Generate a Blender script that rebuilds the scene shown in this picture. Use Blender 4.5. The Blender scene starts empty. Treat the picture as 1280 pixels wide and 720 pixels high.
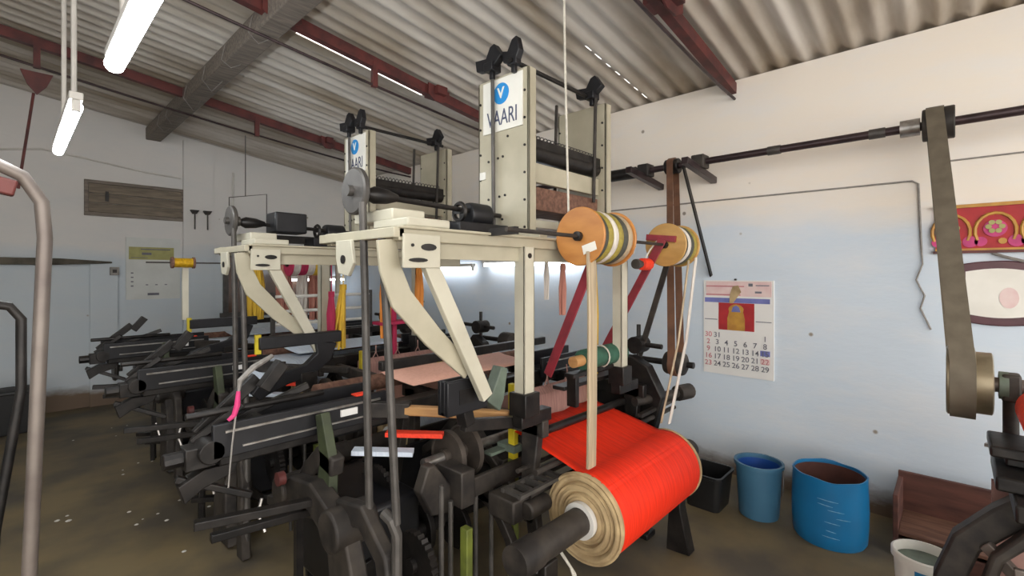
import bpy, math, random
from mathutils import Vector, Matrix
R = random.Random(7)
PI = math.pi
scene = bpy.context.scene
COL = scene.collection

# ------------------------------------------------------------------ materials
def _nodes(name):
    m = bpy.data.materials.new(name); m.use_nodes = True
    nt = m.node_tree; return m, nt, nt.nodes['Principled BSDF']

def mat(name, c1, c2=None, scale=8.0, rough=0.6, metal=0.0, bump=0.0, stretch=(1, 1, 1), lo=0.35, hi=0.65, spec=0.5, detail=5):
    m, nt, b = _nodes(name)
    b.inputs['Roughness'].default_value = rough
    b.inputs['Metallic'].default_value = metal
    b.inputs['Specular IOR Level'].default_value = spec
    c2 = c2 or tuple(x * 0.72 for x in c1)
    tc = nt.nodes.new('ShaderNodeNewGeometry')
    mp = nt.nodes.new('ShaderNodeMapping'); mp.inputs['Scale'].default_value = stretch
    nt.links.new(tc.outputs['Position'], mp.inputs['Vector'])
    n = nt.nodes.new('ShaderNodeTexNoise'); n.inputs['Scale'].default_value = scale; n.inputs['Detail'].default_value = detail
    nt.links.new(mp.outputs['Vector'], n.inputs['Vector'])
    r = nt.nodes.new('ShaderNodeValToRGB')
    r.color_ramp.elements[0].position = lo; r.color_ramp.elements[1].position = hi
    r.color_ramp.elements[0].color = (*c2, 1); r.color_ramp.elements[1].color = (*c1, 1)
    nt.links.new(n.outputs['Fac'], r.inputs['Fac'])
    nt.links.new(r.outputs['Color'], b.inputs['Base Color'])
    if bump:
        bp = nt.nodes.new('ShaderNodeBump'); bp.inputs['Strength'].default_value = bump; bp.inputs['Distance'].default_value = 0.01
        nt.links.new(n.outputs['Fac'], bp.inputs['Height']); nt.links.new(bp.outputs['Normal'], b.inputs['Normal'])
    return m

def emit(name, col, strength):
    m, nt, b = _nodes(name)
    b.inputs['Base Color'].default_value = (*col, 1)
    b.inputs['Emission Color'].default_value = (*col, 1); b.inputs['Emission Strength'].default_value = strength
    return m

def wall_mat(name, low, high, h0, stain, dirt_h=0.12):
    """limewash: low colour up to about h0, ragged edge, high colour above, patchy, grimy foot"""
    m, nt, b = _nodes(name); N = nt.nodes; L = nt.links
    b.inputs['Roughness'].default_value = 0.85
    g = N.new('ShaderNodeNewGeometry'); s = N.new('ShaderNodeSeparateXYZ'); L.new(g.outputs['Position'], s.inputs[0])
    n = N.new('ShaderNodeTexNoise'); n.inputs['Scale'].default_value = 1.3; n.inputs['Detail'].default_value = 6
    mp = N.new('ShaderNodeMapping'); mp.inputs['Scale'].default_value = (0.8, 0.8, 2.2)
    L.new(g.outputs['Position'], mp.inputs[0]); L.new(mp.outputs[0], n.inputs['Vector'])
    a = N.new('ShaderNodeMath'); a.operation = 'MULTIPLY_ADD'; a.inputs[1].default_value = 0.5
    L.new(n.outputs['Fac'], a.inputs[0]); L.new(s.outputs['Z'], a.inputs[2])
    r = N.new('ShaderNodeMapRange'); r.inputs['From Min'].default_value = h0 + 0.16; r.inputs['From Max'].default_value = h0 + 0.34
    L.new(a.outputs[0], r.inputs['Value'])
    mx = N.new('ShaderNodeMix'); mx.data_type = 'RGBA'
    mx.inputs['A'].default_value = (*low, 1); mx.inputs['B'].default_value = (*high, 1); L.new(r.outputs[0], mx.inputs['Factor'])
    # patches of thin paint
    n2 = N.new('ShaderNodeTexNoise'); n2.inputs['Scale'].default_value = 2.1; n2.inputs['Detail'].default_value = 7; n2.inputs['Roughness'].default_value = 0.65
    L.new(mp.outputs[0], n2.inputs['Vector'])
    r2 = N.new('ShaderNodeMapRange'); r2.inputs['From Min'].default_value = 0.45; r2.inputs['From Max'].default_value = 0.75; r2.inputs['To Max'].default_value = 0.55
    L.new(n2.outputs['Fac'], r2.inputs['Value'])
    mx2 = N.new('ShaderNodeMix'); mx2.data_type = 'RGBA'; mx2.inputs['B'].default_value = (*stain, 1)
    L.new(mx.outputs['Result'], mx2.inputs['A']); L.new(r2.outputs[0], mx2.inputs['Factor'])
    # grime at the foot
    a3 = N.new('ShaderNodeMath'); a3.operation = 'MULTIPLY_ADD'; a3.inputs[1].default_value = 0.35
    L.new(n2.outputs['Fac'], a3.inputs[0]); L.new(s.outputs['Z'], a3.inputs[2])
    r3 = N.new('ShaderNodeMapRange'); r3.inputs['From Min'].default_value = dirt_h + 0.12; r3.inputs['From Max'].default_value = dirt_h + 0.26
    L.new(a3.outputs[0], r3.inputs['Value'])
    mx3 = N.new('ShaderNodeMix'); mx3.data_type = 'RGBA'; mx3.inputs['A'].default_value = (0.17, 0.12, 0.085, 1)
    L.new(mx2.outputs['Result'], mx3.inputs['B']); L.new(r3.outputs[0], mx3.inputs['Factor'])
    # small specks
    v = N.new('ShaderNodeTexVoronoi'); v.inputs['Scale'].default_value = 2.6; L.new(g.outputs['Position'], v.inputs['Vector'])
    r4 = N.new('ShaderNodeMapRange'); r4.inputs['From Min'].default_value = 0.028; r4.inputs['From Max'].default_value = 0.05
    L.new(v.outputs['Distance'], r4.inputs['Value'])
    mx4 = N.new('ShaderNodeMix'); mx4.data_type = 'RGBA'; mx4.inputs['A'].default_value = (0.3, 0.26, 0.22, 1)
    L.new(mx3.outputs['Result'], mx4.inputs['B']); L.new(r4.outputs[0], mx4.inputs['Factor'])
    L.new(mx4.outputs['Result'], b.inputs['Base Color'])
    bp = N.new('ShaderNodeBump'); bp.inputs['Strength'].default_value = 0.25; bp.inputs['Distance'].default_value = 0.02
    L.new(n2.outputs['Fac'], bp.inputs['Height']); L.new(bp.outputs['Normal'], b.inputs['Normal'])
    return m

M = {}
M['wall_r'] = wall_mat('limewash blue and cream', (0.63, 0.715, 0.81), (0.85, 0.78, 0.695), 2.02, (0.78, 0.78, 0.79))
M['wall_b'] = wall_mat('limewash grey blue', (0.56, 0.62, 0.67), (0.70, 0.685, 0.67), 1.85, (0.62, 0.64, 0.65), 0.2)
M['floor'] = mat('dusty concrete', (0.20, 0.15, 0.075), (0.085, 0.07, 0.05), 1.7, 0.62, 0, 0.15, detail=8, lo=0.38, hi=0.62)
M['roof'] = mat('weathered cement sheet', (0.70, 0.66, 0.61), (0.36, 0.30, 0.23), 1.3, 0.9, 0, 0.1, (0.5, 2.2, 0.5), 0.34, 0.60, detail=8)
M['red_paint'] = mat('oxide red paint', (0.15, 0.036, 0.032), (0.07, 0.022, 0.022), 9, 0.55)
M['maroon'] = mat('maroon paint', (0.30, 0.03, 0.045), (0.2, 0.025, 0.035), 12, 0.45)
M['old_wood'] = mat('grey old timber', (0.26, 0.22, 0.185), (0.15, 0.128, 0.11), 5, 0.85, 0, 0.3, (1, 8, 8))
M['rust_wood'] = mat('brown old timber', (0.20, 0.10, 0.065), (0.10, 0.045, 0.03), 5, 0.75, 0, 0.3, (8, 1, 8))
M['iron'] = mat('oily cast iron', (0.026, 0.022, 0.02), (0.009, 0.008, 0.008), 14, 0.42, 0.35, 0.25)
M['iron_l'] = mat('dusty cast iron', (0.055, 0.045, 0.037), (0.018, 0.015, 0.014), 11, 0.6, 0.2, 0.3)
M['black'] = mat('black metal', (0.014, 0.014, 0.017), (0.008, 0.008, 0.010), 10, 0.45, 0.2)
M['steel'] = mat('worn steel', (0.46, 0.44, 0.42), (0.25, 0.23, 0.21), 20, 0.35, 0.85)
M['grey_metal'] = mat('dull grey metal', (0.10, 0.091, 0.084), (0.06, 0.055, 0.051), 12, 0.5, 0.4)
M['pipe'] = mat('scuffed grey brown pipe', (0.20, 0.17, 0.15), (0.13, 0.105, 0.095), 9, 0.42, 0.35)
M['cream'] = mat('cream enamel', (0.47, 0.43, 0.325), (0.38, 0.345, 0.255), 5, 0.42)
M['cream_w'] = mat('pale cream enamel', (0.56, 0.53, 0.43), (0.47, 0.44, 0.35), 5, 0.42)
M['white'] = mat('white panel', (0.82, 0.80, 0.74), (0.75, 0.73, 0.67), 6, 0.45)
M['white_p'] = mat('white paint', (0.7, 0.68, 0.64), (0.6, 0.58, 0.55), 8, 0.5)
M['blue_logo'] = mat('bright blue print', (0.02, 0.25, 0.62), (0.02, 0.25, 0.62), 5, 0.45)
M['navy'] = mat('dark slate print', (0.07, 0.08, 0.14), (0.07, 0.08, 0.14), 5, 0.5)
M['red_warp'] = mat('red orange warp yarn', (0.80, 0.030, 0.006), (0.66, 0.022, 0.005), 120, 0.6, 0, 0.15, (1.0, .05, .05), 0.4, 0.6, 0.3)
M['pale_warp'] = mat('pale blue white warp yarn', (0.62, 0.68, 0.76), (0.5, 0.56, 0.66), 120, 0.5, 0, 0.1, (1.0, .05, .05))
M['peach'] = mat('peach woven cloth', (0.85, 0.48, 0.37), (0.78, 0.42, 0.32), 60, 0.75)
M['pink_brown'] = mat('dull rose brown warp', (0.36, 0.20, 0.17), (0.26, 0.14, 0.12), 90, 0.7, 0, 0.1, (1, .1, .1))
M['tan'] = mat('tan layered yarn edge', (0.50, 0.37, 0.20), (0.30, 0.21, 0.11), 10, 0.85, 0, 0.6, detail=8)
M['orange_wood'] = mat('varnished orange board', (0.52, 0.225, 0.055), (0.42, 0.165, 0.04), 7, 0.42, 0, 0.05, (1, 1, 3))
M['yellow_board'] = mat('varnished yellow board', (0.54, 0.32, 0.10), (0.44, 0.25, 0.075), 7, 0.42, 0, 0.05, (1, 1, 3))
M['light_wood'] = mat('bare light wood', (0.50, 0.27, 0.10), (0.36, 0.18, 0.07), 6, 0.6, 0, 0.1, (1, 1, 6))
M['yellow'] = mat('yellow paint', (0.66, 0.52, 0.02), (0.45, 0.34, 0.015), 9, 0.5)
M['olive'] = mat('yellow green paint', (0.20, 0.235, 0.04), (0.11, 0.13, 0.03), 9, 0.55)
M['green'] = mat('dark green cloth', (0.035, 0.12, 0.075), (0.02, 0.075, 0.05), 20, 0.75)
M['greygreen'] = mat('grey green paint', (0.14, 0.18, 0.14), (0.08, 0.10, 0.08), 10, 0.55)
M['moss'] = mat('mossy green paint', (0.05, 0.063, 0.028), (0.026, 0.032, 0.017), 10, 0.6)
M['belt_brown'] = mat('brown leather belt', (0.19, 0.09, 0.05), (0.12, 0.058, 0.035), 10, 0.6)
M['belt_grey'] = mat('grey olive canvas belt', (0.15, 0.125, 0.09), (0.115, 0.095, 0.068), 14, 0.75)
M['blue_drum'] = mat('blue plastic', (0.008, 0.165, 0.38), (0.012, 0.14, 0.32), 4, 0.35)
M['blue_bucket'] = mat('grey blue plastic', (0.055, 0.16, 0.26), (0.045, 0.13, 0.22), 4, 0.45)
M['blue_in'] = mat('deep blue plastic', (0.015, 0.08, 0.35), None, 4, 0.45)
M['scuff'] = mat('scuffed pale blue', (0.16, 0.36, 0.55), None, 9, 0.5)
M['vent_wood'] = mat('weathered slat wood', (0.27, 0.225, 0.175), (0.17, 0.14, 0.11), 5, 0.8, 0, 0.2, (1, 6, 6))
M['shaft'] = mat('dark shaft steel', (0.065, 0.042, 0.045), (0.035, 0.024, 0.026), 12, 0.35, 0.5)
M['ledge'] = mat('grimy stone ledge', (0.13, 0.115, 0.09), (0.05, 0.045, 0.035), 6, 0.9, 0, 0.3)
M['wheel_iron'] = mat('brown dusty iron', (0.105, 0.085, 0.07), (0.05, 0.04, 0.034), 9, 0.5, 0.3, 0.2)
M['pulley_tan'] = mat('worn tan metal pulley', (0.36, 0.30, 0.20), (0.22, 0.18, 0.12), 8, 0.35, 0.6)
M['rust_in'] = mat('rust brown residue', (0.10, 0.035, 0.025), (0.06, 0.02, 0.016), 6, 0.8)
M['black_p'] = mat('black plastic', (0.012, 0.012, 0.013), None, 6, 0.4)
M['red_thread'] = mat('scarlet thread', (0.85, 0.05, 0.015), (0.7, 0.035, 0.01), 90, 0.6)
M['gold_thread'] = mat('gold thread', (0.75, 0.45, 0.02), (0.5, 0.27, 0.01), 60, 0.3, 0.3)
M['orange_yarn'] = mat('orange yarn', (0.80, 0.30, 0.05), (0.62, 0.2, 0.03), 60, 0.7, 0, 0.3, (1, 1, .1))
M['yellow_yarn'] = mat('yellow yarn', (0.78, 0.50, 0.04), (0.6, 0.36, 0.03), 60, 0.7, 0, 0.3, (1, 1, .1))
M['crimson'] = mat('crimson yarn', (0.50, 0.02, 0.09), (0.36, 0.015, 0.06), 60, 0.7, 0, 0.3, (1, 1, .1))
M['rose_yarn'] = mat('rose brown yarn', (0.50, 0.22, 0.16), (0.36, 0.13, 0.10), 60, 0.7, 0, 0.3, (1, 1, .1))
M['white_yarn'] = mat('white yarn', (0.70, 0.66, 0.60), (0.56, 0.50, 0.45), 60, 0.7, 0, 0.2, (1, 1, .1))
M['olive_yarn'] = mat('olive gold yarn', (0.36, 0.29, 0.05), (0.26, 0.2, 0.04), 60, 0.6)
M['dark_yarn'] = mat('dark grey green yarn', (0.07, 0.07, 0.055), None, 60, 0.6)
M['tan_yarn'] = mat('tan yarn band', (0.52, 0.41, 0.27), (0.36, 0.28, 0.19), 70, 0.45, 0.1, 0.15, (1, 1, .05))
M['pink_cloth'] = mat('bright pink ribbon', (0.75, 0.05, 0.22), None, 20, 0.7)
M['paper'] = mat('white paper', (0.80, 0.79, 0.77), (0.76, 0.75, 0.74), 5, 0.7)
M['paper_b'] = mat('grey white paper', (0.66, 0.68, 0.66), (0.6, 0.62, 0.6), 5, 0.7)
M['paper_pink'] = mat('pink paper', (0.78, 0.62, 0.60), (0.72, 0.5, 0.5), 12, 0.7)
M['ink'] = mat('dark ink', (0.19, 0.19, 0.23), None, 5, 0.7)
M['ink_red'] = mat('red ink', (0.66, 0.25, 0.28), None, 5, 0.7)
M['ink_blue'] = mat('blue violet ink', (0.20, 0.22, 0.55), None, 9, 0.7)
M['pic_red'] = mat('deep red print', (0.45, 0.025, 0.03), (0.35, 0.02, 0.025), 12, 0.6)
M['pic_gold'] = mat('gold print', (0.55, 0.30, 0.05), (0.42, 0.2, 0.04), 14, 0.5)
M['pic_pink'] = mat('magenta print', (0.60, 0.06, 0.22), None, 14, 0.6)
M['olive_print'] = mat('olive yellow print', (0.42, 0.40, 0.16), (0.34, 0.33, 0.13), 12, 0.7)
M['frame_dark'] = mat('dark maroon frame', (0.10, 0.035, 0.045), None, 8, 0.4)
M['brown_box'] = mat('dark red brown board', (0.14, 0.055, 0.04), (0.07, 0.028, 0.022), 4, 0.7, 0, 0.2, (1, 1, 5))
M['sky_blue_label'] = mat('blue label', (0.02, 0.20, 0.42), None, 6, 0.4)
M['cord'] = mat('pale cord', (0.62, 0.58, 0.5), None, 30, 0.8)
M['wire'] = mat('grey wire', (0.3, 0.28, 0.26), None, 30, 0.6)
M['lint'] = mat('white lint', (0.75, 0.72, 0.66), None, 30, 0.9)
M['tube'] = emit('lit tube', (0.93, 0.98, 1.0), 38.0)
M['tube_low'] = emit('lit tube over looms', (0.93, 0.96, 1.0), 9.0)
def glass_mat():
    m, nt, b = _nodes('dusty brown glass')
    b.inputs['Base Color'].default_value = (0.12, 0.075, 0.055, 1); b.inputs['Roughness'].default_value = 0.08
    b.inputs['Specular IOR Level'].default_value = 0.9
    return m
M['pane'] = glass_mat()

# ------------------------------------------------------------------ mesh builder
class MB:
    def __init__(s): s.v = []; s.f = []
    def add(s, vs, fs):
        o = len(s.v); s.v += [tuple(p) for p in vs]; s.f += [tuple(i + o for i in f) for f in fs]; return s
    def box(s, x0, x1, y0, y1, z0, z1):
        return s.add([(x0,y0,z0),(x1,y0,z0),(x1,y1,z0),(x0,y1,z0),(x0,y0,z1),(x1,y0,z1),(x1,y1,z1),(x0,y1,z1)],
                     [(3,2,1,0),(4,5,6,7),(0,1,5,4),(1,2,6,5),(2,3,7,6),(3,0,4,7)])
    def bar(s, p, q, w, h, up=(0, 0, 1), w2=None, h2=None):
        p, q, up = Vector(p), Vector(q), Vector(up); d = (q - p).normalized()
        if abs(d.dot(up)) > 0.98: up = Vector((1, 0, 0))
        a = d.cross(up).normalized(); b = a.cross(d); w2 = w2 or w; h2 = h2 or h
        vs = [c + a * (i * ww / 2) + b * (j * hh / 2) for c, ww, hh in ((p, w, h), (q, w2, h2)) for i, j in ((-1,-1),(1,-1),(1,1),(-1,1))]
        return s.add(vs, [(0,1,2,3),(7,6,5,4),(0,4,5,1),(1,5,6,2),(2,6,7,3),(3,7,4,0)])
    def tube(s, pts, r, n=10, closed=False):
        pts = [Vector(p) for p in pts]; m = len(pts); rr = r if isinstance(r, (list, tuple)) else [r] * m
        o = len(s.v); prev = None
        for i, p in enumerate(pts):
            t = (pts[(i + 1) % m] - pts[i - 1]) if closed else (pts[min(i + 1, m - 1)] - pts[max(i - 1, 0)])
            t.normalize()
            if prev is None:
                a = t.orthogonal().normalized()
            else:
                a = (prev - t * prev.dot(t)).normalized()
            prev = a; b = t.cross(a)
            for k in range(n):
                an = 2 * PI * k / n; s.v.append(tuple(p + (a * math.cos(an) + b * math.sin(an)) * rr[i]))
        for i in range(m if closed else m - 1):
            j = (i + 1) % m
            for k in range(n):
                l = (k + 1) % n; s.f.append((o + i*n + k, o + i*n + l, o + j*n + l, o + j*n + k))
        if not closed:
            s.f.append(tuple(o + k for k in range(n))[::-1]); s.f.append(tuple(o + (m-1)*n + k for k in range(n)))
        return s
    def cyl(s, p, q, r, n=20, r2=None): return s.tube([p, q], [r, r2 if r2 is not None else r], n)
    def lathe(s, base, axis, prof, n=28, closed=False):
        """prof: list of (radius, along)"""
        base = Vector(base); ax = Vector(axis).normalized(); a = ax.orthogonal().normalized(); b = ax.cross(a); o = len(s.v); m = len(prof)
        for r, h in prof:
            for k in range(n):
                an = 2*PI*k/n; s.v.append(tuple(base + ax*h + (a*math.cos(an) + b*math.sin(an))*max(r, 1e-4)))
        for i in range(m if closed else m - 1):
            j = (i + 1) % m
            for k in range(n):
                l = (k+1) % n; s.f.append((o+i*n+k, o+i*n+l, o+j*n+l, o+j*n+k))
        if not closed:
            s.f.append(tuple(o+k for k in range(n))[::-1]); s.f.append(tuple(o+(m-1)*n+k for k in range(n)))
        return s
    def prism(s, poly, plane, c0, c1):
        """poly in (u,v); plane 'yz' -> extruded along x, 'xz' -> along y, 'xy' -> along z"""
        P = {'yz': lambda u, v, c: (c, u, v), 'xz': lambda u, v, c: (u, c, v), 'xy': lambda u, v, c: (u, v, c)}[plane]
        n = len(poly); vs = [P(u, v, c0) for u, v in poly] + [P(u, v, c1) for u, v in poly]
        return s.add(vs, [tuple(range(n)), tuple(range(2*n-1, n-1, -1))] + [(i, n+i, n+(i+1) % n, (i+1) % n) for i in range(n)])
    def ribbon(s, path, width, plane, c0, c1):
        """constant or varying width band along a 2D path, extruded (curved casting)"""
        L = []; Rr = []; m = len(path)
        for i, (u, v) in enumerate(path):
            a = path[max(i-1, 0)]; b = path[min(i+1, m-1)]; du, dv = b[0]-a[0], b[1]-a[1]; l = math.hypot(du, dv) or 1
            w = (width[i] if isinstance(width, (list, tuple)) else width)/2
            L.append((u - dv/l*w, v + du/l*w)); Rr.append((u + dv/l*w, v - du/l*w))
        P = {'yz': lambda u, v, c: (c, u, v), 'xz': lambda u, v, c: (u, c, v), 'xy': lambda u, v, c: (u, v, c)}[plane]
        vs = []
        for i in range(m): vs += [P(*L[i], c0), P(*Rr[i], c0), P(*Rr[i], c1), P(*L[i], c1)]
        fs = [(0,1,2,3), (4*m-1,4*m-2,4*m-3,4*m-4)]
        for i in range(m-1):
            for k in range(4):
                l = (k+1) % 4; fs.append((4*i+k, 4*i+4+k, 4*i+4+l, 4*i+l))
        return s.add(vs, fs)
    def build(s, name, m, parent=None, bevel=0, smooth=True, origin=None):
        me = bpy.data.meshes.new(name)
        if parent is not None: o0 = Vector(parent.get('_o', (0, 0, 0)))
        elif origin is not None: o0 = Vector(origin)
        else:
            zs = [p[2] for p in s.v]; o0 = Vector((sum(p[0] for p in s.v)/len(s.v), sum(p[1] for p in s.v)/len(s.v), min(zs)))
        me.from_pydata([(p[0]-o0.x, p[1]-o0.y, p[2]-o0.z) for p in s.v], [], s.f)
        me.materials.append(M[m]); me.validate(); 
        import bmesh
        bm = bmesh.new(); bm.from_mesh(me); bmesh.ops.recalc_face_normals(bm, faces=bm.faces); bm.to_mesh(me); bm.free()
        if smooth:
            me.polygons.foreach_set('use_smooth', [True]*len(me.polygons)); me.set_sharp_from_angle(angle=0.6)
        ob = bpy.data.objects.new(name, me); COL.objects.link(ob); ob['_o'] = tuple(o0)
        if parent is not None: ob.parent = parent
        else: ob.location = o0
        if bevel:
            b = ob.modifiers.new('edge', 'BEVEL'); b.width = bevel; b.segments = 2; b.limit_method = 'ANGLE'; b.angle_limit = 0.7
        return ob

def thing(name, loc, label, cat, group=None):
    o = bpy.data.objects.new(name, None); COL.objects.link(o); o.location = loc; o.empty_display_size = 0.1
    o['_o'] = tuple(loc); o['label'] = label; o['category'] = cat
    if group: o['group'] = group
    return o
def tag(o, label, cat, group=None):
    o['label'] = label; o['category'] = cat
    if group: o['group'] = group
    return o
def struct(o): o['kind'] = 'structure'; return o
def copy_tree(o, parent=None, swap=None, skip=()):
    c = o.copy(); COL.objects.link(c)
    if swap and c.type == 'MESH':
        key = o.name.split('.')[0]
        if key in swap:
            c.data = o.data.copy(); c.data.materials[0] = M[swap[key]]
    if parent is not None: c.parent = parent
    for ch in list(o.children):
        if ch.name.split('.')[0] in skip: continue
        copy_tree(ch, c, swap, skip)
    return c
def text_mesh(body, size, origin, face, mb, align='CENTER', bold=0.0, depth=0.001, sx=1.0):
    """adds flat lettering to a builder; face 'x' looks to -X (reads towards -Y), 'y' looks to -Y (reads towards +X)"""
    cu = bpy.data.curves.new('t', 'FONT'); cu.body = body; cu.size = size; cu.align_x = align; cu.align_y = 'CENTER'; cu.extrude = depth; cu.offset = bold
    ob = bpy.data.objects.new('t', cu); COL.objects.link(ob)
    bpy.context.view_layer.update()
    dg = bpy.context.evaluated_depsgraph_get(); me = bpy.data.meshes.new_from_object(ob.evaluated_get(dg))
    ax, ay, az = (Vector((0,-1,0)), Vector((0,0,1)), Vector((-1,0,0))) if face == 'x' else (Vector((1,0,0)), Vector((0,0,1)), Vector((0,-1,0)))
    O = Vector(origin)
    mb.add([O + ax*(v.co.x*sx) + ay*v.co.y + az*v.co.z for v in me.vertices], [tuple(p.vertices) for p in me.polygons])
    bpy.data.objects.remove(ob); bpy.data.curves.remove(cu); bpy.data.meshes.remove(me)
def circ(cx, cy, r, n=24, a0=0, a1=2*PI, sx=1, sy=1):
    return [(cx + r*sx*math.cos(a0 + (a1-a0)*i/n), cy + r*sy*math.sin(a0 + (a1-a0)*i/n)) for i in range(n if abs(a1-a0-2*PI) < 1e-6 else n+1)]

# ------------------------------------------------------------------ the building
WX, WY, EAVE, SL = 3.95, 7.6, 3.13, 0.133
def roof_z(x): return EAVE + SL*(WX - x)
struct(MB().box(-5, 4.2, -6, 7.85, -0.1, 0).build('floor', 'floor', smooth=False))
struct(MB().box(WX, 4.2, -6, 7.85, 0, EAVE + 0.005).build('wall_right', 'wall_r', smooth=False))
w = MB().prism([(-5, 0), (4.2, 0), (4.2, roof_z(4.2) + 0.01), (-5, roof_z(-5) + 0.01)], 'xz', WY, 7.85)
struct(w.build('wall_back', 'wall_b', smooth=False))
struct(MB().box(-3.2, -3.0, -0.5, WY, 0, roof_z(-3.0)+.02).build('wall_left_blocker', 'wall_b', smooth=False))  # unseen wall, added to cut light from the left and darken the back
# ceiling: corrugated sheet, waves run down the slope, with the slits of daylight
xs = [-3.2, -2, 0, 1.0, 1.52, 2.0, 2.38, 2.70, 2.93, 3.0, 3.06, 3.14, 3.22, 3.27, 3.36, 3.42, 3.5, 3.58, 3.66, 3.72, 3.8, 3.88, 4.35]
pitch = 0.146; ny = int(11.4/pitch*8); ys = [-3.5 + i*pitch/8 for i in range(ny)]
c = MB()
for y in ys:
    for x in xs:
        c.v.append((x, y, roof_z(x) + 0.03 + 0.019*math.cos(2*PI*y/pitch)))
nx = len(xs)
for i in range(ny-1):
    for j in range(nx-1):
        xm = (xs[j]+xs[j+1])/2; y = ys[i]
        if 3.69 < y < 3.728 and 1.52 < xm < 2.70: continue
        if 1.985 < y < 2.004 and 2.93 < xm < 3.88 and j % 2 == 0: continue
        c.f.append((i*nx+j, i*nx+j+1, (i+1)*nx+j+1, (i+1)*nx+j))
struct(c.build('ceiling', 'roof', origin=(0, 0, 0)))
# pilasters, ledge, window, ventilator recess on the back wall
struct(MB().box(1.60, 1.95, WY-0.05, WY, 0, roof_z(1.95)).build('trim_1', 'wall_b', smooth=False))
struct(MB().box(0.66, 0.92, WY-0.05, WY, 0, 1.73).build('trim_2', 'wall_b', smooth=False))
led = MB()
led.prism([(-3, 1.70), (0.3, 1.70), (0.86, 1.725), (0.86, 1.745), (0.4, 1.775), (-3, 1.80)], 'xz', WY-0.10, WY)
struct(led.build('trim_3', 'ledge', bevel=0.008))
win = struct(MB().box(2.12, 3.62, WY-0.012, WY, 1.04, 1.84).build('window_1', 'pane', smooth=False))
wf = MB()
for a in ((2.08, 2.14, 1.0, 1.88), (3.60, 3.66, 1.0, 1.88), (2.84, 2.88, 1.04, 1.84)): wf.box(a[0], a[1], WY-0.045, WY, a[2], a[3])
wf.box(2.08, 3.66, WY-0.045, WY, 1.84, 1.88); wf.box(2.04, 3.70, WY-0.07, WY, 0.98, 1.04)
wf.build('window_frame', 'grey_metal', win)

vent = thing('slatted_ventilator', (1.115, WY, 2.32), 'brown wooden slatted ventilator high on the back wall', 'ventilator')
fr = MB()
fr.box(0.61, 1.62, WY-0.04, WY, 2.69, 2.73).box(0.61, 1.62, WY-0.04, WY, 2.30, 2.34).box(0.61, 0.65, WY-0.04, WY, 2.34, 2.69).box(1.58, 1.62, WY-0.04, WY, 2.34, 2.69)
fr.build('frame', 'old_wood', vent, bevel=0.004)
for i in range(3):
    z = 2.345 + i*0.116
    MB().prism([(WY-0.055, z), (WY-0.045, z-0.004), (WY-0.002, z+0.105), (WY-0.012, z+0.112)], 'yz', 0.65, 1.58).build('slat', 'vent_wood', vent)
MB().box(0.80, 0.83, WY-0.07, WY-0.03, 2.48, 2.60).build('latch', 'iron', vent)

# roof trusses (oxide red)
def truss(y, label, x1, struts, gussets, hang=None):
    t = thing('roof_truss', (0, y, roof_z(0) - 0.06), label, 'roof truss', 'red steel roof trusses')
    m = MB(); x0 = -3.1; d = -0.06
    m.bar((x0, y, roof_z(x0)+d), (x1, y, roof_z(x1)+d), 0.012, 0.085); m.bar((x0, y+0.03, roof_z(x0)+d-0.035), (x1, y+0.03, roof_z(x1)+d-0.035), 0.06, 0.012)
    m.bar((x0, y+0.03, roof_z(x0)+d+0.03), (x1, y+0.03, roof_z(x1)+d+0.03), 0.06, 0.012)
    m.build('rafter', 'red_paint', t)
    pts = [(x0 + (x1-x0)*i/20, y+0.01, roof_z(x0 + (x1-x0)*i/20) - 0.14 - 0.13*math.sin(PI*min(1, max(0, i/20)))**0.7) for i in range(21)]
    MB().tube(pts, 0.011, 8).build('tie_rod', 'shaft', t)
    for x in struts:
        f = (x - x0)/(x1 - x0)
        MB().box(x-0.022, x+0.022, y-0.012, y+0.025, roof_z(x)-0.14-0.13*math.sin(PI*f)**0.7 - 0.015, roof_z(x)-0.06).build('strut', 'red_paint', t)
    for x, s in gussets:
        MB().prism([(x-0.13*s, roof_z(x-0.13*s)-0.02), (x+0.13*s, roof_z(x+0.13*s)-0.02), (x+0.13*s, roof_z(x)-0.10), (x+0.05*s, roof_z(x)-0.15), (x-0.05*s, roof_z(x)-0.15), (x-0.13*s, roof_z(x)-0.10)], 'xz', y-0.05, y-0.038).build('gusset', 'red_paint', t)
        MB().box(x-0.06*s, x+0.06*s, y-0.10, y+0.10, roof_z(x)-0.09, roof_z(x)-0.02).build('cleat', 'red_paint', t)
    return t
tA = truss(5.7, 'red steel roof truss nearest the back wall, over the slatted ventilator', 3.95, (0.16, 1.9, 3.3), ((1.3, .8), (2.7, .7)))
MB().prism([(0.06, 3.31), (0.26, 3.31), (0.22, 3.20), (0.16, 3.12), (0.10, 3.20)], 'xz', 5.68, 5.70).build('gusset', 'red_paint', tA)
tB = truss(3.45, 'red steel roof truss beside the long slit of daylight, behind the big loom tower', 3.95, (0.4, 2.04), ((1.3, 1.0), (2.66, 0.9)))
tC = truss(1.27, 'red steel roof truss meeting the right wall over the tan calendar side', 3.95, (1.6,), ((2.68, 1.2),))
tC['label'] = 'red roof truss ending on the cream wall above the line shaft'
pu = thing('roof_purlin', (1.28, 4, roof_z(1.28)-0.03), 'thick grey timber purlin crossing the red roof trusses', 'roof beam')
MB().box(1.20, 1.36, -3.4, 7.6, roof_z(1.28)-0.16, roof_z(1.28)-0.005).build('timber', 'old_wood', pu, bevel=0.01)
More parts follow.
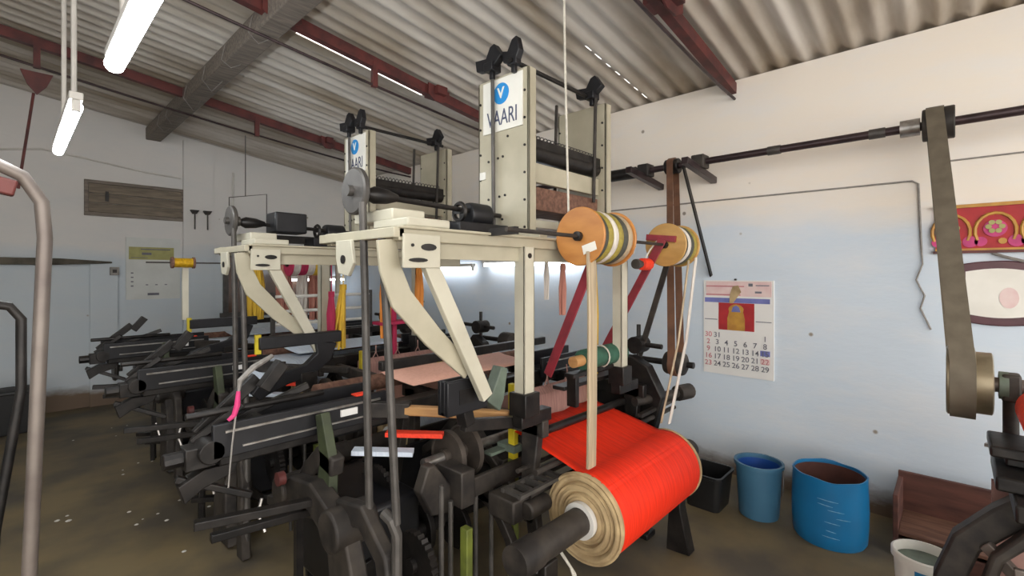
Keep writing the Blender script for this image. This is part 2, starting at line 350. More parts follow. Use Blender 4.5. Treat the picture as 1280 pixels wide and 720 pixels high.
for i in range(6):
    y = 3.7 + i*0.62 + R.uniform(-.1, .1); z = roof_z(1.28)-0.16
    MB().tube([(1.19, y, z+0.12), (1.17, y+0.02, z), (1.23+R.uniform(0,.06), y+R.uniform(-.1,.1), z-0.05-R.random()*.06), (1.30, y+R.uniform(-.12,.12), z-0.01)], 0.003, 5).build('tied_wire', 'wire', pu)

# ------------------------------------------------------------------ lights
def tube_light(x, y0, y1, z, label, hang, group='fluorescent tube lights', mt='tube', r=0.016, axis='y'):
    P = (lambda a, dx=0, dz=0: (x+dx, a, z+dz)) if axis == 'y' else (lambda a, dx=0, dz=0: (a, x+dx, z+dz))
    t = thing('tube_light', P((y0+y1)/2), label, 'light', group)
    m = MB(); m.bar(P(y0-.02, 0, 0.045), P(y1+.02, 0, 0.045), 0.05, 0.035); m.build('housing', 'white_p', t, bevel=0.004)
    for yy in (y0, y1):
        MB().bar(P(yy-.012, 0, 0.012), P(yy+.012, 0, 0.012), 0.03, 0.07).build('lamp_holder', 'white_p', t)
    MB().cyl(P(y0+.01), P(y1-.01), r, 14).build('tube', mt, t)
    for a in hang:
        x_, y_, z_ = P(a)
        MB().cyl((x_, y_, z_+0.06), (x_, y_, roof_z(x_)+0.03), 0.011, 8).build('hanging_rod', 'white_p', t)
    return t
tube_light(0.265, 1.02, 2.27, 2.37, 'large bright tube light hanging at the top edge, nearer one', (1.3, 2.05), r=0.03)
tube_light(0.21, 2.95, 4.12, 2.37, 'small looking bright tube light hanging on two white rods below the dark red truss', (3.05, 3.65), r=0.026)
tube_light(3.86, 2.72, 4.08, 1.70, 'tube light on right wall seen behind the big cream gantry post', (), mt='tube_low')
tube_light(3.86, 4.28, 5.45, 1.66, 'tube light further back on right wall, seen between the cream braces', (), mt='tube_low')
tube_light(WY-0.10, 2.80, 3.86, 1.50, 'tube light across the dark brown window in the back corner', (), mt='tube_low', axis='x')

# ------------------------------------------------------------------ looms
def arc(cx, cy, r, a0, a1, n=8): return [(cx+r*math.cos(math.radians(a0+(a1-a0)*i/n)), cy+r*math.sin(math.radians(a0+(a1-a0)*i/n))) for i in range(n+1)]
def side_frame(x, t=0.045):
    m = MB(); a, b = x-t/2, x+t/2
    m.ribbon([(1.40, 0), (1.43, .3), (1.48, .6), (1.46, .9)], [.09, .065, .07, .11], 'yz', a, b)
    m.ribbon([(2.52, 0), (2.48, .3), (2.42, .6), (2.44, .9)], [.09, .065, .07, .11], 'yz', a, b)
    m.box(a, b, 1.38, 2.52, .84, .92); m.box(a, b, 1.44, 2.46, .42, .49)
    m.ribbon([(1.50, .08)] + arc(1.95, .08, .40, 165, 15, 10) + [(2.40, .08)], .05, 'yz', a, b)
    m.ribbon([(1.50, .47), (1.75, .66), (1.95, .86)], .05, 'yz', a, b); m.ribbon([(2.42, .47), (2.15, .66), (1.95, .86)], .05, 'yz', a, b)
    m.box(a-.03, b+.03, 1.34, 1.47, 0, .035); m.box(a-.03, b+.03, 2.45, 2.58, 0, .035)
    m.cyl((a-.03, 1.95, .68), (b+.03, 1.95, .68), .065, 16)
    return m
def gear(x0, x1, y, z, r, teeth=28, spokes=5):
    m = MB(); poly = []
    for i in range(teeth*2):
        rr = r if i % 2 else r*0.93; an = PI*i/teeth; poly.append((y+rr*math.cos(an), z+rr*math.sin(an)))
    m.prism(poly, 'yz', x0, x1); m.cyl((x0-.02, y, z), (x1+.02, y, z), r*0.22, 14)
    return m

loom = thing('power_loom', (1.95, 1.95, 0), 'black power loom with a big red warp roll, nearest loom', 'loom', 'power looms')
side_frame(1.70).build('side_frame', 'iron_l', loom, bevel=.006)
side_frame(2.66).build('side_frame', 'iron', loom, bevel=.006)
for y, z, r in ((1.5, .2, .02), (2.42, .22, .025), (1.52, .8, .022), (2.42, .62, .03)):
    MB().cyl((1.69, y, z), (2.66, y, z), r, 12).build('tie_bar', 'iron', loom)
# sley: long slay beam with shuttle boxes, rocking on two swords
sl = MB().box(.55, 2.95, 2.05, 2.15, .86, .945)
sl.box(1.3, 2.62, 2.13, 2.17, 1.10, 1.15)
sl.build('sley_beam', 'iron', loom, bevel=.006)
for x in (1.42, 2.52):
    MB().ribbon([(2.30, .14), (2.20, .5), (2.12, .88)], [.06, .055, .08], 'yz', x-.02, x+.02).build('sley_sword', 'iron_l', loom, bevel=.004)
for i, x in enumerate((.52, 2.45)):
    m = MB(); x2 = x + (.74 if i == 0 else .5)
    m.box(x, x2, 2.02, 2.045, .90, 1.03).box(x, x2, 2.17, 2.195, .90, 1.05).box(x, x2, 2.045, 2.17, .945, .955)
    sb = m.build('shuttle_box', 'black', loom, bevel=.004)
    st = MB().box(x+.04, x2-.04, 2.012, 2.02, .995, 1.004).box(x+.1, x2-.06, 2.012, 2.02, .93, .937)
    st.build('guide_strip', 'steel', sb)
MB().box(1.02, 1.10, 2.010, 2.019, .955, .985).build('paper_label', 'paper', loom)
MB().box(1.10, 1.17, 2.02, 2.07, 1.03, 1.036).build('red_tag', 'red_thread', loom)
MB().bar((.98, 2.25, .96), (1.30, 1.88, .955), .05, .07).build('stick_socket', 'iron_l', loom, bevel=.004)
MB().bar((1.28, 1.90, .955), (1.58, 1.50, .945), .045, .045).build('picking_stick', 'light_wood', loom, bevel=.008)
MB().box(1.435, 1.47, 1.64, 1.70, .90, 1.0).build('stick_clamp', 'iron_l', loom, bevel=.004)
# picker gear that crowds the outer end
m = MB().tube([(.45, 2.1, 1.06), (.98, 2.1, 1.06)], .014, 8)
m.bar((.50, 2.16, .97), (.72, 2.16, 1.16), .03, .05).bar((.72, 2.10, 1.12), (.80, 2.1, 1.22), .05, .05)
m.box(.44, .54, 2.05, 2.14, .87, .95).cyl((.38, 2.1, .91), (.46, 2.1, .91), .03, 10).cyl((.52, 2.02, .93), (.52, 2.18, .93), .045, 12).bar((.48, 2.14, .95), (.64, 2.08, 1.08), .02, .03).bar((.60, 2.18, .98), (.92, 2.12, 1.10), .025, .03).bar((.42, 2.1, .84), (.66, 2.04, .72), .025, .025).cyl((.70, 2.04, .99), (.70, 2.2, .99), .03, 10)
m.prism([(.42, .82), (.50, .86), (.62, .86), (.60, .82), (.50, .79), (.44, .75)], 'xz', 2.06, 2.12)
m.build('picker_gear', 'iron', loom, bevel=.004)
MB().bar((.45, 1.98, .70), (.95, 1.9, .66), .04, .03).bar((.52, 2.05, .60), (1.0, 2.02, .57), .035, .03).build('lower_link', 'iron', loom, bevel=.003)
MB().lathe((.62, 2.42, .76), (1, 0, 0), [(.02, 0), (.10, .005), (.11, .02), (.10, .035), (.03, .04), (.03, .07)], 24).build('end_disc', 'grey_metal', loom)
# outer end casting with its wide foot, curved arms and knuckle
m = MB()
m.ribbon([(1.70, 0), (1.72, .22), (1.70, .42), (1.76, .60)], [.30, .22, .20, .16], 'yz', .86, .93)
m.ribbon([(2.28, .56), (2.12, .66), (1.94, .68), (1.74, .60)], [.07, .10, .12, .13], 'yz', .84, .92)
m.ribbon([(1.78, .66), (1.60, .70), (1.46, .60), (1.42, .42), (1.44, .2), (1.42, 0)], [.10, .09, .08, .07, .07, .1], 'yz', .88, .93)
m.ribbon([(2.20, .62), (2.10, .72), (1.98, .82), (1.86, .80)], [.06, .09, .09, .08], 'yz', .90, .96)
m.cyl((.82, 2.22, .62), (.97, 2.22, .62), .065, 16).cyl((.82, 1.73, .62), (1.0, 1.73, .62), .08, 18)
m.build('end_casting', 'iron_l', loom, bevel=.01)
MB().ribbon([(1.94, .66), (1.92, .82), (1.98, 1.0)], [.12, .09, .06], 'yz', .90, .94).build('green_lever', 'moss', loom, bevel=.004)
MB().cyl((.80, 2.16, .70), (.83, 2.16, .70), .03, 12).build('red_cap', 'red_paint', loom)
MB().tube([(.80, 2.30, .42), (.78, 2.33, .50), (.80, 2.34, .56)], .008, 6).tube([(.84, 1.74, .28), (.82, 1.76, .38)], .008, 6).build('bare_link', 'steel', loom)
MB().bar((.85, 2.36, .54), (.98, 1.9, .54), .05, .04).cyl((.90, 2.34, .54), (1.2, 2.34, .54), .03, 10).build('rocker', 'iron_l', loom, bevel=.004)
# cranks, gears, rail box on the side frame
MB().cyl((1.30, 1.78, .725), (2.86, 1.78, .725), .024, 14).build('crank_shaft', 'steel', loom)
MB().box(1.0, 2.64, 2.31, 2.34, .10, .60).build('dark_fill_panel', 'black', loom)  # black sheet added to darken the gap under the loom
m = MB().cyl((1.05, 1.95, .32), (2.66, 1.95, .32), .035, 14)
for x in (1.22, 1.42, 1.60): m.prism([(1.95+(.12+.05*math.cos(a*PI/8+x*9))*math.cos(a*PI/8), .32+(.12+.05*math.cos(a*PI/8+x*9))*math.sin(a*PI/8)) for a in range(16)], 'yz', x, x+.03)
m.build('cam_shaft', 'iron', loom, bevel=.003)
for x, r in ((1.44, .118), (1.545, .125)):
    MB().lathe((x, 1.78, .725), (1, 0, 0), [(.02, -.03), (.035, -.03), (.035, 0), (r*.88, .0), (r*.92, -.006), (r, -.006), (r, .022), (r*.9, .022), (.03, .02)], 40).build('disc_wheel', 'wheel_iron', loom)
gear(1.20, 1.225, 2.02, .52, .16, 36).build('gear_wheel', 'iron', loom)
gear(1.12, 1.15, 1.60, .42, .13, 30).build('gear_wheel', 'iron', loom)
m = MB().box(1.39, 1.80, 1.60, 1.625, .575, .665).box(1.36, 1.44, 1.58, 1.80, .56, .72).box(1.70, 1.80, 1.66, 1.92, .61, .66)
m.build('rail', 'iron_l', loom, bevel=.006)
MB().box(1.62, 1.78, 1.66, 1.72, .70, .715).box(1.72, 1.79, 1.60, 1.72, .70, .735).build('rail_cap', 'greygreen', loom, bevel=.003)
MB().prism([(1.20, .66), (1.26, .54), (1.38, .52), (1.40, .60), (1.34, .68), (1.28, .76), (1.24, .76)], 'xz', 1.66, 1.72).build('bearing_bracket', 'iron_l', loom, bevel=.008)
for x, y, z0, z1 in ((1.47, 1.61, .0, .58), (1.57, 1.61, .0, .58), (1.20, 1.52, .0, .74), (1.33, 1.62, 0, .6)):
    MB().cyl((x, y, z0), (x, y, z1), .011, 8).build('upright_rod', 'grey_metal', loom)
# painted posts
for x, y, z0, zs, z1 in ((1.405, 1.60, 0, 0, .46), (1.755, 1.64, 0, .66, 1.04), (2.46, 1.64, 0, .66, 1.04)):
    if zs: MB().box(x-.016, x+.016, y-.022, y+.022, zs, z1).build('post', 'yellow', loom, bevel=.004)
    MB().box(x-.018, x+.018, y-.024, y+.024, z0, zs or z1).build('post_foot', 'olive', loom, bevel=.004)
# cloth side
MB().cyl((1.12, 2.5, .96), (2.75, 2.5, .96), .045, 20).build('breast_beam', 'rust_wood', loom)
MB().box(1.0, 2.75, 2.20, 2.26, .80, .90).build('front_rail', 'black', loom, bevel=.006)
m = MB(); ps = [(2.17, .985), (2.30, .99), (2.44, 1.0), (2.50, 1.012), (2.55, .985), (2.56, .8)]
for y, z in ps: m.v += [(1.52, y, z), (2.52, y, z)]
m.f += [(2*i, 2*i+1, 2*i+3, 2*i+2) for i in range(len(ps)-1)]
cl = m.build('cloth', 'peach', loom); s_ = cl.modifiers.new('thick', 'SOLIDIFY'); s_.thickness = .003
MB().bar((1.22, 1.96, .845), (1.40, 1.76, .84), .05, .02).build('orange_strip', 'red_thread', loom)
MB().bar((1.06, 1.98, .80), (1.26, 1.80, .785), .06, .02).build('pale_tray', 'pale_warp', loom)
# warp side
MB().cyl((1.36, 1.19, .525), (2.86, 1.19, .525), .058, 22).build('warp_beam_pipe', 'iron_l', loom)
MB().cyl((1.28, 1.19, .525), (1.40, 1.19, .525), .064, 18).build('beam_bearing', 'iron_l', loom)
R0 = .19
rl = MB().lathe((1.735, 1.19, .525), (1, 0, 0), [(.06, 0), (R0*.98, 0), (R0, .012), (R0, .80), (R0*.98, .815), (.06, .815)], 56)
rl.build('warp_roll', 'red_warp', loom)
pr = [(.062, .02)]
for i in range(9): 
    r = .075 + i*.0145; pr += [(r, .0 - .004*(i % 2) - .002*R.random()), (r+.007, -.006 + .008*(i % 3))]
pr += [(R0*1.008, .0), (R0*1.008, .03)]
MB().lathe((1.718, 1.19, .525), (1, 0, 0), pr, 48).build('roll_end', 'tan', loom)
MB().lathe((2.545, 1.19, .525), (1, 0, 0), [(.06, .006), (R0*1.012, .0), (R0*1.012, .02), (.06, .012)], 48).build('roll_end', 'tan', loom)
MB().lathe((1.69, 1.19, .525), (1, 0, 0), [(.06, 0), (.078, 0), (.078, .03), (.06, .03)], 28).build('hub_ring', 'white_p', loom)
m = MB(); ps = []
for i in range(5):
    an = math.radians(86 - 12*i); ps.append((1.19 + (R0+.002)*math.cos(an), .525 + (R0+.002)*math.sin(an)))
ps = ps[::-1]; ps = [(1.19 - (p[0]-1.19)*-0.0 + (p[0]-1.19), p[1]) for p in ps]
tan_pts = [(1.19 - .19*math.sin(math.radians(a)), .525 + .192*math.cos(math.radians(a))) for a in (40, 25, 10, -5, -12)]
ps = tan_pts + [(1.34, .742), (1.45, .770), (1.56, .795), (1.66, .815)]
nW = 24
for i, (y, z) in enumerate(ps):
    k = max(0, (i-3)/(len(ps)-4)) if i > 3 else 0
    for j in range(nW+1):
        f = j/nW; x0 = 1.742 + .0*k; x1 = 2.545 - .06*k
        m.v.append((x0 + (x1-x0)*f, y, z + .004*k*math.sin(f*9) - .004*k*math.sin(f*23)))
for i in range(len(ps)-1):
    for j in range(nW): m.f.append((i*(nW+1)+j, i*(nW+1)+j+1, (i+1)*(nW+1)+j+1, (i+1)*(nW+1)+j))
ws = m.build('warp_sheet', 'red_warp', loom); s_ = ws.modifiers.new('thick', 'SOLIDIFY'); s_.thickness = .003
m = MB(); ps = [(1.655, .80), (1.665, .93), (1.70, .97), (1.74, .95)]
m.prism(ps + [(1.74, .80)], 'yz', 1.77, 2.47); m.build('back_rest_board', 'pink_brown', loom, bevel=.006)
for x in (1.86, 2.05, 2.24):
    MB().tube([(x, 1.68, .965), (x+.03, 1.68, 1.01), (x+.055, 1.69, .965)], .005, 5).tube([(x+.03, 1.68, 1.01), (x+.035, 1.69, 1.06)], .004, 5).build('thread_guide', 'pink_brown', loom)
for y, z, r in ((1.36, .715, .014), (1.47, .69, .011), (1.40, .60, .016)):
    MB().cyl((1.60, y, z), (3.02 if y == 1.36 else 2.7, y, z), r, 10).build('lease_rod', 'iron_l', loom)
m = MB().bar((1.46, 1.33, .66), (1.76, 1.33, .66), .016, .016).bar((1.46, 1.43, .66), (1.76, 1.43, .66), .016, .016)
for i in range(5): m.bar((1.48+i*.065, 1.33, .66), (1.48+i*.065, 1.43, .66), .022, .02)
m.build('let_off_rack', 'grey_metal', loom)
MB().box(1.50, 1.62, 1.40, 1.56, .50, .60).cyl((1.56, 1.38, .55), (1.70, 1.38, .55), .04, 14).build('let_off_bracket', 'iron_l', loom, bevel=.008)
MB().bar((1.45, 1.22, .40), (1.62, 1.25, .12), .04, .03).bar((1.40, 1.20, .46), (1.47, 1.22, .36), .05, .05).box(1.40, 1.48, 1.14, 1.24, 0, .48).build('beam_stand', 'iron', loom, bevel=.005)
MB().ribbon([(1.16, .0), (1.18, .25), (1.19, .5)], [.14, .07, .11], 'yz', 2.62, 2.70).build('beam_stand', 'iron', loom, bevel=.006)
# picking lever with curved bracket
lv = MB().box(.97, 1.46, 1.37, 1.43, 1.165, 1.235)
lv.build('picking_lever', 'black', loom, bevel=.006)
MB().ribbon([(1.36, 1.17), (1.345, 1.08), (1.25, 1.01), (1.12, .985), (1.0, .945), (.95, .90)], [.14, .10, .085, .08, .09, .06], 'xz', 1.37, 1.42).build('curved_bracket', 'black', loom, bevel=.006)
MB().box(.955, .985, 1.39, 1.41, 1.14, 1.25).build('lime_tag', 'yellow', loom)
MB().box(1.20, 1.30, 1.36, 1.45, .90, 1.0).build('bracket_foot', 'iron', loom, bevel=.005)
# pedals and levers close to the floor at the near end
m = MB().bar((.80, 2.05, .16), (1.28, 1.70, .14), .05, .03).bar((.84, 2.02, .0), (.84, 2.02, .3), .03, .03).bar((.75, 2.12, .22), (.98, 1.86, .24), .03, .03)
m.ribbon([(1.02, .40), (1.05, .22), (1.16, .10), (1.28, .08)], .05, 'xz', 1.78, 1.82)
m.build('pedal_linkage', 'iron', loom, bevel=.004)
MB().bar((.86, 2.08, 0), (.86, 2.08, .55), .03, .03).build('foot_post', 'iron', loom)
MB().box(.98, 1.30, 1.80, 2.36, .16, .60).build('gear_cover', 'black', loom, bevel=.02)
MB().lathe((1.05, 2.15, .0), (0, 0, 1), [(.06, 0), (.09, .03), (.085, .09), (.03, .11)], 18).build('floor_weight', 'iron', loom)
MB().tube([(1.60, 1.34, .42), (1.66, 1.30, .40), (1.70, 1.24, .30), (1.74, 1.2, .12), (1.78, 1.16, .02)], .006, 6).tube([(1.60, 1.36, .42), (1.68, 1.30, .38), (1.73, 1.24, .26), (1.79, 1.2, .02)], .006, 6).build('loose_cord', 'cord', loom)
# far end drive
m = MB()
m.prism([(1.36, .62), (1.30, .84), (1.40, 1.02), (1.52, 1.08), (1.62, .98), (1.78, .95), (1.90, .86), (1.90, .6)], 'yz', 2.72, 2.80)
m.build('drive_casting', 'iron', loom, bevel=.01)
MB().lathe((2.95, 1.26, 1.02), (0, 1, 0), [(.03, -.02), (.068, 0), (.073, .01), (.073, .11), (.068, .12), (.03, .14)], 28).build('drive_pulley', 'iron_l', loom)
MB().cyl((2.95, 1.20, 1.02), (2.95, 1.70, 1.02), .02, 12).build('pulley_shaft', 'iron', loom)
m = MB().cyl((2.74, 1.50, 1.14), (2.86, 1.50, 1.14), .055, 16).cyl((2.8, 1.50, 1.02), (2.8, 1.50, 1.27), .014, 8).cyl((2.8, 1.34, 1.14), (2.8, 1.72, 1.15), .016, 8)
m.build('hand_wheel', 'iron', loom)
m = MB().cyl((2.60, 1.42, .82), (3.08, 1.30, .82), .028, 12).cyl((2.98, 1.32, .82), (3.10, 1.29, .82), .05, 14).bar((2.55, 1.36, .76), (3.0, 1.34, .78), .03, .02)
m.build('brake_lever', 'iron_l', loom)

loom2 = copy_tree(loom, swap={'warp_sheet': 'pale_warp', 'warp_roll': 'pale_warp', 'cloth': 'pale_warp', 'picking_stick': 'iron_l', 'post': 'yellow'})
def cover(parent, dx):
    c = MB(); P = [(1.85, .90), (1.95, .905), (2.05, .955), (2.2, .965), (2.4, .96)]
    for y, z in P: c.v += [(1.08+dx, y, z), (1.74, y, z)]
    c.f += [(2*i, 2*i+1, 2*i+3, 2*i+2) for i in range(len(P)-1)]
    o = c.build('white_cover', 'pale_warp', loom); o.parent = parent
    q = o.modifiers.new('thick', 'SOLIDIFY'); q.thickness = .004
loom2.location.y += 1.5; loom2['label'] = 'black power loom in the middle, with pale white warp under the smaller lettered tower'
loom3 = copy_tree(loom, swap={'warp_sheet': 'pale_warp', 'warp_roll': 'pale_warp', 'cloth': 'pale_warp', 'picking_stick': 'iron_l', 'post': 'iron_l', 'orange_strip': 'iron_l', 'pale_tray': 'iron_l'})
loom3.location.y += 3.0; loom3['label'] = 'dark power loom farthest back, beside the back wall and its calendar'
cover(loom2, 0); cover(loom3, .2)

for ch in list(loom.children):
    if ch.name.split('.')[0] in ('picking_lever', 'curved_bracket', 'lime_tag', 'bracket_foot'): bpy.data.objects.remove(ch)
m = MB().box(1.18, 1.40, 1.455, 1.475, 1.03, 1.17).box(1.18, 1.40, 1.50, 1.52, 1.03, 1.17).box(1.18, 1.20, 1.475, 1.50, 1.03, 1.17).box(1.18, 1.40, 1.475, 1.50, 1.03, 1.05)
m.build('buffer_box', 'black', loom, bevel=.005)
MB().box(1.24, 1.32, 1.453, 1.4545, 1.07, 1.13).build('box_slot', 'iron', loom)
MB().bar((1.29, 1.49, 1.05), (1.31, 1.49, .97), .06, .05).bar((1.29, 1.49, .97), (1.72, 1.46, .90), .04, .05).build('box_foot', 'iron', loom, bevel=.004)
MB().ribbon([(1.45, 1.02), (1.48, 1.06), (1.50, 1.12), (1.52, 1.18)], [.10, .08, .06, .04], 'xz', 1.47, 1.53).build('small_bracket', 'greygreen', loom, bevel=.005)

# ------------------------------------------------------------------ gantries above the looms
def gantry(label, back_post):
    g = thing('jacquard_gantry', (1.6, 1.67, 1.1), label, 'gantry', 'cream gantries')
    for y in (1.42, 1.92):
        m = MB().box(.92, 2.56, y-.02, y+.02, 1.715, 1.76).box(.92, 2.56, y-.035, y+.035, 1.757, 1.768)
        m.build('rail', 'cream', g, bevel=.004)
    MB().box(.90, .945, 1.40, 1.97, 1.725, 1.762).build('cross_beam', 'cream', g, bevel=.004)
    MB().box(2.50, 2.56, 1.42, 1.92, 1.715, 1.76).build('cross_beam', 'cream', g, bevel=.004)
    MB().box(1.70, 1.76, 1.42, 1.92, 1.765, 1.80).build('cross_beam', 'cream', g, bevel=.004)
    MB().box(2.42, 2.48, 1.42, 1.92, 1.765, 1.80).build('cross_beam', 'cream', g, bevel=.004)
    MB().box(1.10, 2.50, 1.425, 1.435, 1.655, 1.72).build('valance', 'cream', g)
    # slotted end plate
    m = MB().box(.93, 1.09, 1.385, 1.397, 1.62, 1.74)
    ep = m.build('end_plate', 'cream_w', g, bevel=.003)
    hg = MB().prism([(1.80, 1.66), (1.78, 1.60), (1.70, 1.59), (1.66, 1.64), (1.68, 1.73), (1.80, 1.73)], 'yz', .89, .905).build('shaft_hanger', 'cream_w', g, bevel=.003)
    MB().prism(circ(1.035, 1.695, .013, 12, sx=2.6), 'xz', 1.380, 1.384).build('slot', 'iron', ep)
    MB().prism(circ(1.735, 1.655, .017, 12), 'yz', .885, .889).build('hole', 'iron', hg)
    MB().prism(circ(.965, 1.70, .006, 10), 'xz', 1.380, 1.384).build('slot', 'iron', ep)
    MB().prism(circ(.99, 1.648, .008, 12, sx=5), 'xz', 1.380, 1.384).build('slot', 'iron', ep)
    MB().ribbon([(.90, 1.72), (.915, 1.62), (.96, 1.51), (1.10, 1.36), (1.28, 1.20)], [.075, .085, .095, .085, .065], 'xz', 1.44, 1.455).build('brace', 'cream', g, bevel=.003)
    MB().ribbon([(1.01, 1.72), (1.16, 1.44), (1.345, 1.09)], [.06, .065, .055], 'xz', 1.395, 1.425).build('brace', 'cream_w', g, bevel=.003)
    MB().box(.95, 1.14, 1.39, 1.62, 1.768, 1.80).box(.97, 1.12, 1.52, 1.80, 1.80, 1.845).build('bearing_plate', 'cream_w', g, bevel=.006)
    if back_post: posts = ((1.60, 1.92), (2.43, 1.92))
    else: posts = ((1.595, 1.42), (2.43, 1.42))
    for x, y in posts:
        p = MB().box(x-.035, x+.035, y-.03, y-.022, 1.06, 1.72).box(x-.035, x-.028, y-.03, y+.03, 1.06, 1.72).box(x+.028, x+.035, y-.03, y+.03, 1.06, 1.72)
        po = p.build('post', 'cream_w', g, bevel=.002)
        MB().cyl((x, y-.034, 1.68), (x, y-.029, 1.68), .012, 10).build('bolt', 'iron', po)
        MB().box(x-.05, x+.05, y-.05, y+.05, .96, 1.065).box(x-.05, x+.16, y-.03, y+.03, .91, .97).build('post_bracket', 'iron', g, bevel=.004)
    # drive: wheel, shaft, drum, ring gear
    MB().cyl((.94, 1.70, 1.915), (1.72, 1.70, 1.895), .012, 10).build('drive_shaft', 'iron', g)
    MB().lathe((.905, 1.70, 1.92), (1, 0, 0), [(.02, -.02), (.022, 0), (.085, .002), (.092, .008), (.092, .024), (.085, .03), (.03, .03), (.03, .06)], 32).build('wheel', 'grey_metal', g)
    MB().lathe((.97, 1.70, 1.915), (1, 0, 0), [(.02, 0), (.035, .03), (.03, .09), (.015, .14)], 14).build('coupling', 'iron', g)
    m = MB().lathe((1.50, 1.72, 1.885), (1, 0, 0), [(.02, 0), (.055, .01), (.06, .03), (.06, .14), (.02, .16)], 18).box(1.40, 1.72, 1.64, 1.80, 1.77, 1.84)
    m.build('gear_box', 'black', g, bevel=.004)
    m = MB().tube([(1.45, 1.70+.04*math.cos(a*PI/10), 1.89+.04*math.sin(a*PI/10)) for a in range(20)], .011, 6, True)
    m.bar((1.45, 1.66, 1.89), (1.45, 1.74, 1.89), .014, .014); m.build('ring_gear', 'iron', g)
    MB().bar((1.16, 1.80, 1.83), (1.72, 1.80, 1.83), .05, .05).build('side_bar', 'iron', g)
    for p, q in (((.915, 1.635, 1.87), (.915, 1.585, .70)), ((.915, 1.50, 1.74), (.915, 1.405, .735))):
        MB().tube([p, (p[0], (p[1]*.7+q[1]*.3)-.004, p[2]*.7+q[2]*.3), q], .0145, 10).build('connecting_rod', 'grey_metal', g)
    MB().tube([(.915, 1.405, .0), (.915, 1.405, .70), (.905, 1.42, .745), (.90, 1.46, .76)], .019, 10).build('rod_socket', 'grey_metal', g)
    return g
g1 = gantry('cream steel gantry over the nearest loom, with grey wheel and orange spools in front', False)
g2 = gantry('smaller looking cream steel gantry over the middle loom, with dark box motor on it', True)
g2.location.y += 1.5
MB().box(1.14, 1.34, 1.60, 1.76, 1.86, 1.99).build('motor_box', 'black', g2, bevel=.01)

# ------------------------------------------------------------------ jacquard machines (the lettered towers)
def jacquard(label):
    j = thing('jacquard_machine', (2.1, 1.70, 1.80), label, 'jacquard machine', 'lettered jacquard towers')
    for x in (1.75, 2.45):
        m = MB().box(x-.012, x, 1.52, 1.88, 1.805, 2.62).box(x-.012, x+.045, 1.52, 1.532, 1.805, 2.62).box(x-.012, x+.045, 1.868, 1.88, 1.805, 2.62)
        
        pl = m.build('side_plate', 'cream', j, bevel=.003)
        for y, z in [(1.545, 1.83+i*.135) for i in range(6)] + [(1.862, 1.83+i*.135) for i in range(6)] + [(1.80-i*.035, 2.19+.004*i) for i in range(4)] + [(1.80-i*.04, 1.99+.004*i) for i in range(4)] + [(1.70, 1.88), (1.66, 2.30)]:
            MB().cyl((x-.012, y, z), (x-.017, y, z), .0065, 8).build('bolt', 'iron', pl)
        if x < 2:
            sg = MB().box(x-.020, x-.013, 1.555, 1.835, 2.335, 2.605).build('sign_panel', 'white', j)
            MB().prism(circ(1.70, 2.525, .054, 32), 'yz', x-.0235, x-.0205).build('round_emblem', 'blue_logo', sg)
            t = MB(); text_mesh('V', .075, (x-.0245, 1.70, 2.525), 'x', t, bold=.002); t.build('emblem_letter', 'white', sg)
            t = MB(); text_mesh('VAARI', .115, (x-.0215, 1.695, 2.400), 'x', t, sx=.68); t.build('lettering', 'navy', sg)
            MB().box(x-.018, x-.0125, 1.82, 1.865, 2.10, 2.14).build('sticker', 'white', j)
    m = MB().cyl((1.76, 1.60, 2.23), (2.44, 1.60, 2.23), .045, 18); m.box(1.76, 2.44, 1.56, 1.60, 2.22, 2.29); m.build('griffe_beam', 'iron', j)
    MB().box(1.76, 2.44, 1.57, 1.60, 2.07, 2.17).build('needle_board', 'cream', j, bevel=.004)
    MB().box(1.76, 2.44, 1.58, 1.82, 1.93, 2.05).build('hook_box', 'rust_wood', j, bevel=.004)
    MB().box(1.76, 2.44, 1.53, 1.87, 1.83, 1.87).build('bottom_board', 'cream_w', j, bevel=.004)
    m = MB().cyl((1.76, 1.60, 2.282), (2.44, 1.60, 2.282), .004, 6)
    for i in range(22): 
        x = 1.78 + i*.03; m.tube([(x, 1.60+.02*math.cos(a), 2.30+.02*math.sin(a)) for a in [k*PI/4 for k in range(8)]], .003, 4, True)
    m.build('spring_row', 'grey_metal', j)
    MB().box(1.76, 2.44, 1.78, 1.84, 2.25, 2.31).build('rear_bar', 'iron', j)
    for x, y in ((1.70, 1.78), (1.70, 1.545)) if False else ((1.715, 1.74),):
        MB().cyl((x, y, 1.83), (x-.01, y, 2.72), .010, 8).build('lift_rod', 'grey_metal', j)
    for x, y in ((2.36, 1.555), (2.30, 1.80)):
        MB().cyl((x, y, 2.02), (x+.02, y, 2.64), .010, 8).build('lift_rod', 'iron_l', j)
    MB().cyl((1.69, 1.60, 2.655), (2.46, 1.60, 2.655), .012, 8).build('top_shaft', 'iron', j)
    for x, y, s in ((1.705, 1.74, 1.0), (1.72, 1.60, .6), (2.38, 1.58, 1.0)):
        m = MB().box(x-.035*s, x+.035*s, y-.03, y+.03, 2.635, 2.68).prism([(y-.08*s, 2.70), (y-.03, 2.66), (y+.03, 2.65), (y+.10*s, 2.66), (y+.11*s, 2.72), (y+.03, 2.71), (y, 2.76), (y-.03, 2.77)], 'yz', x-.02, x+.02)
        m.box(x-.012, x+.012, y-.012, y+.012, 2.60, 2.64); m.build('clamp', 'black', j, bevel=.004)
    return j
j1 = jacquard('cream jacquard tower with white lettered sign, larger one above the nearest loom')
j2 = copy_tree(j1); j2.location.y += 1.5; j2['label'] = 'smaller looking cream jacquard tower with lettered sign, behind the larger one'

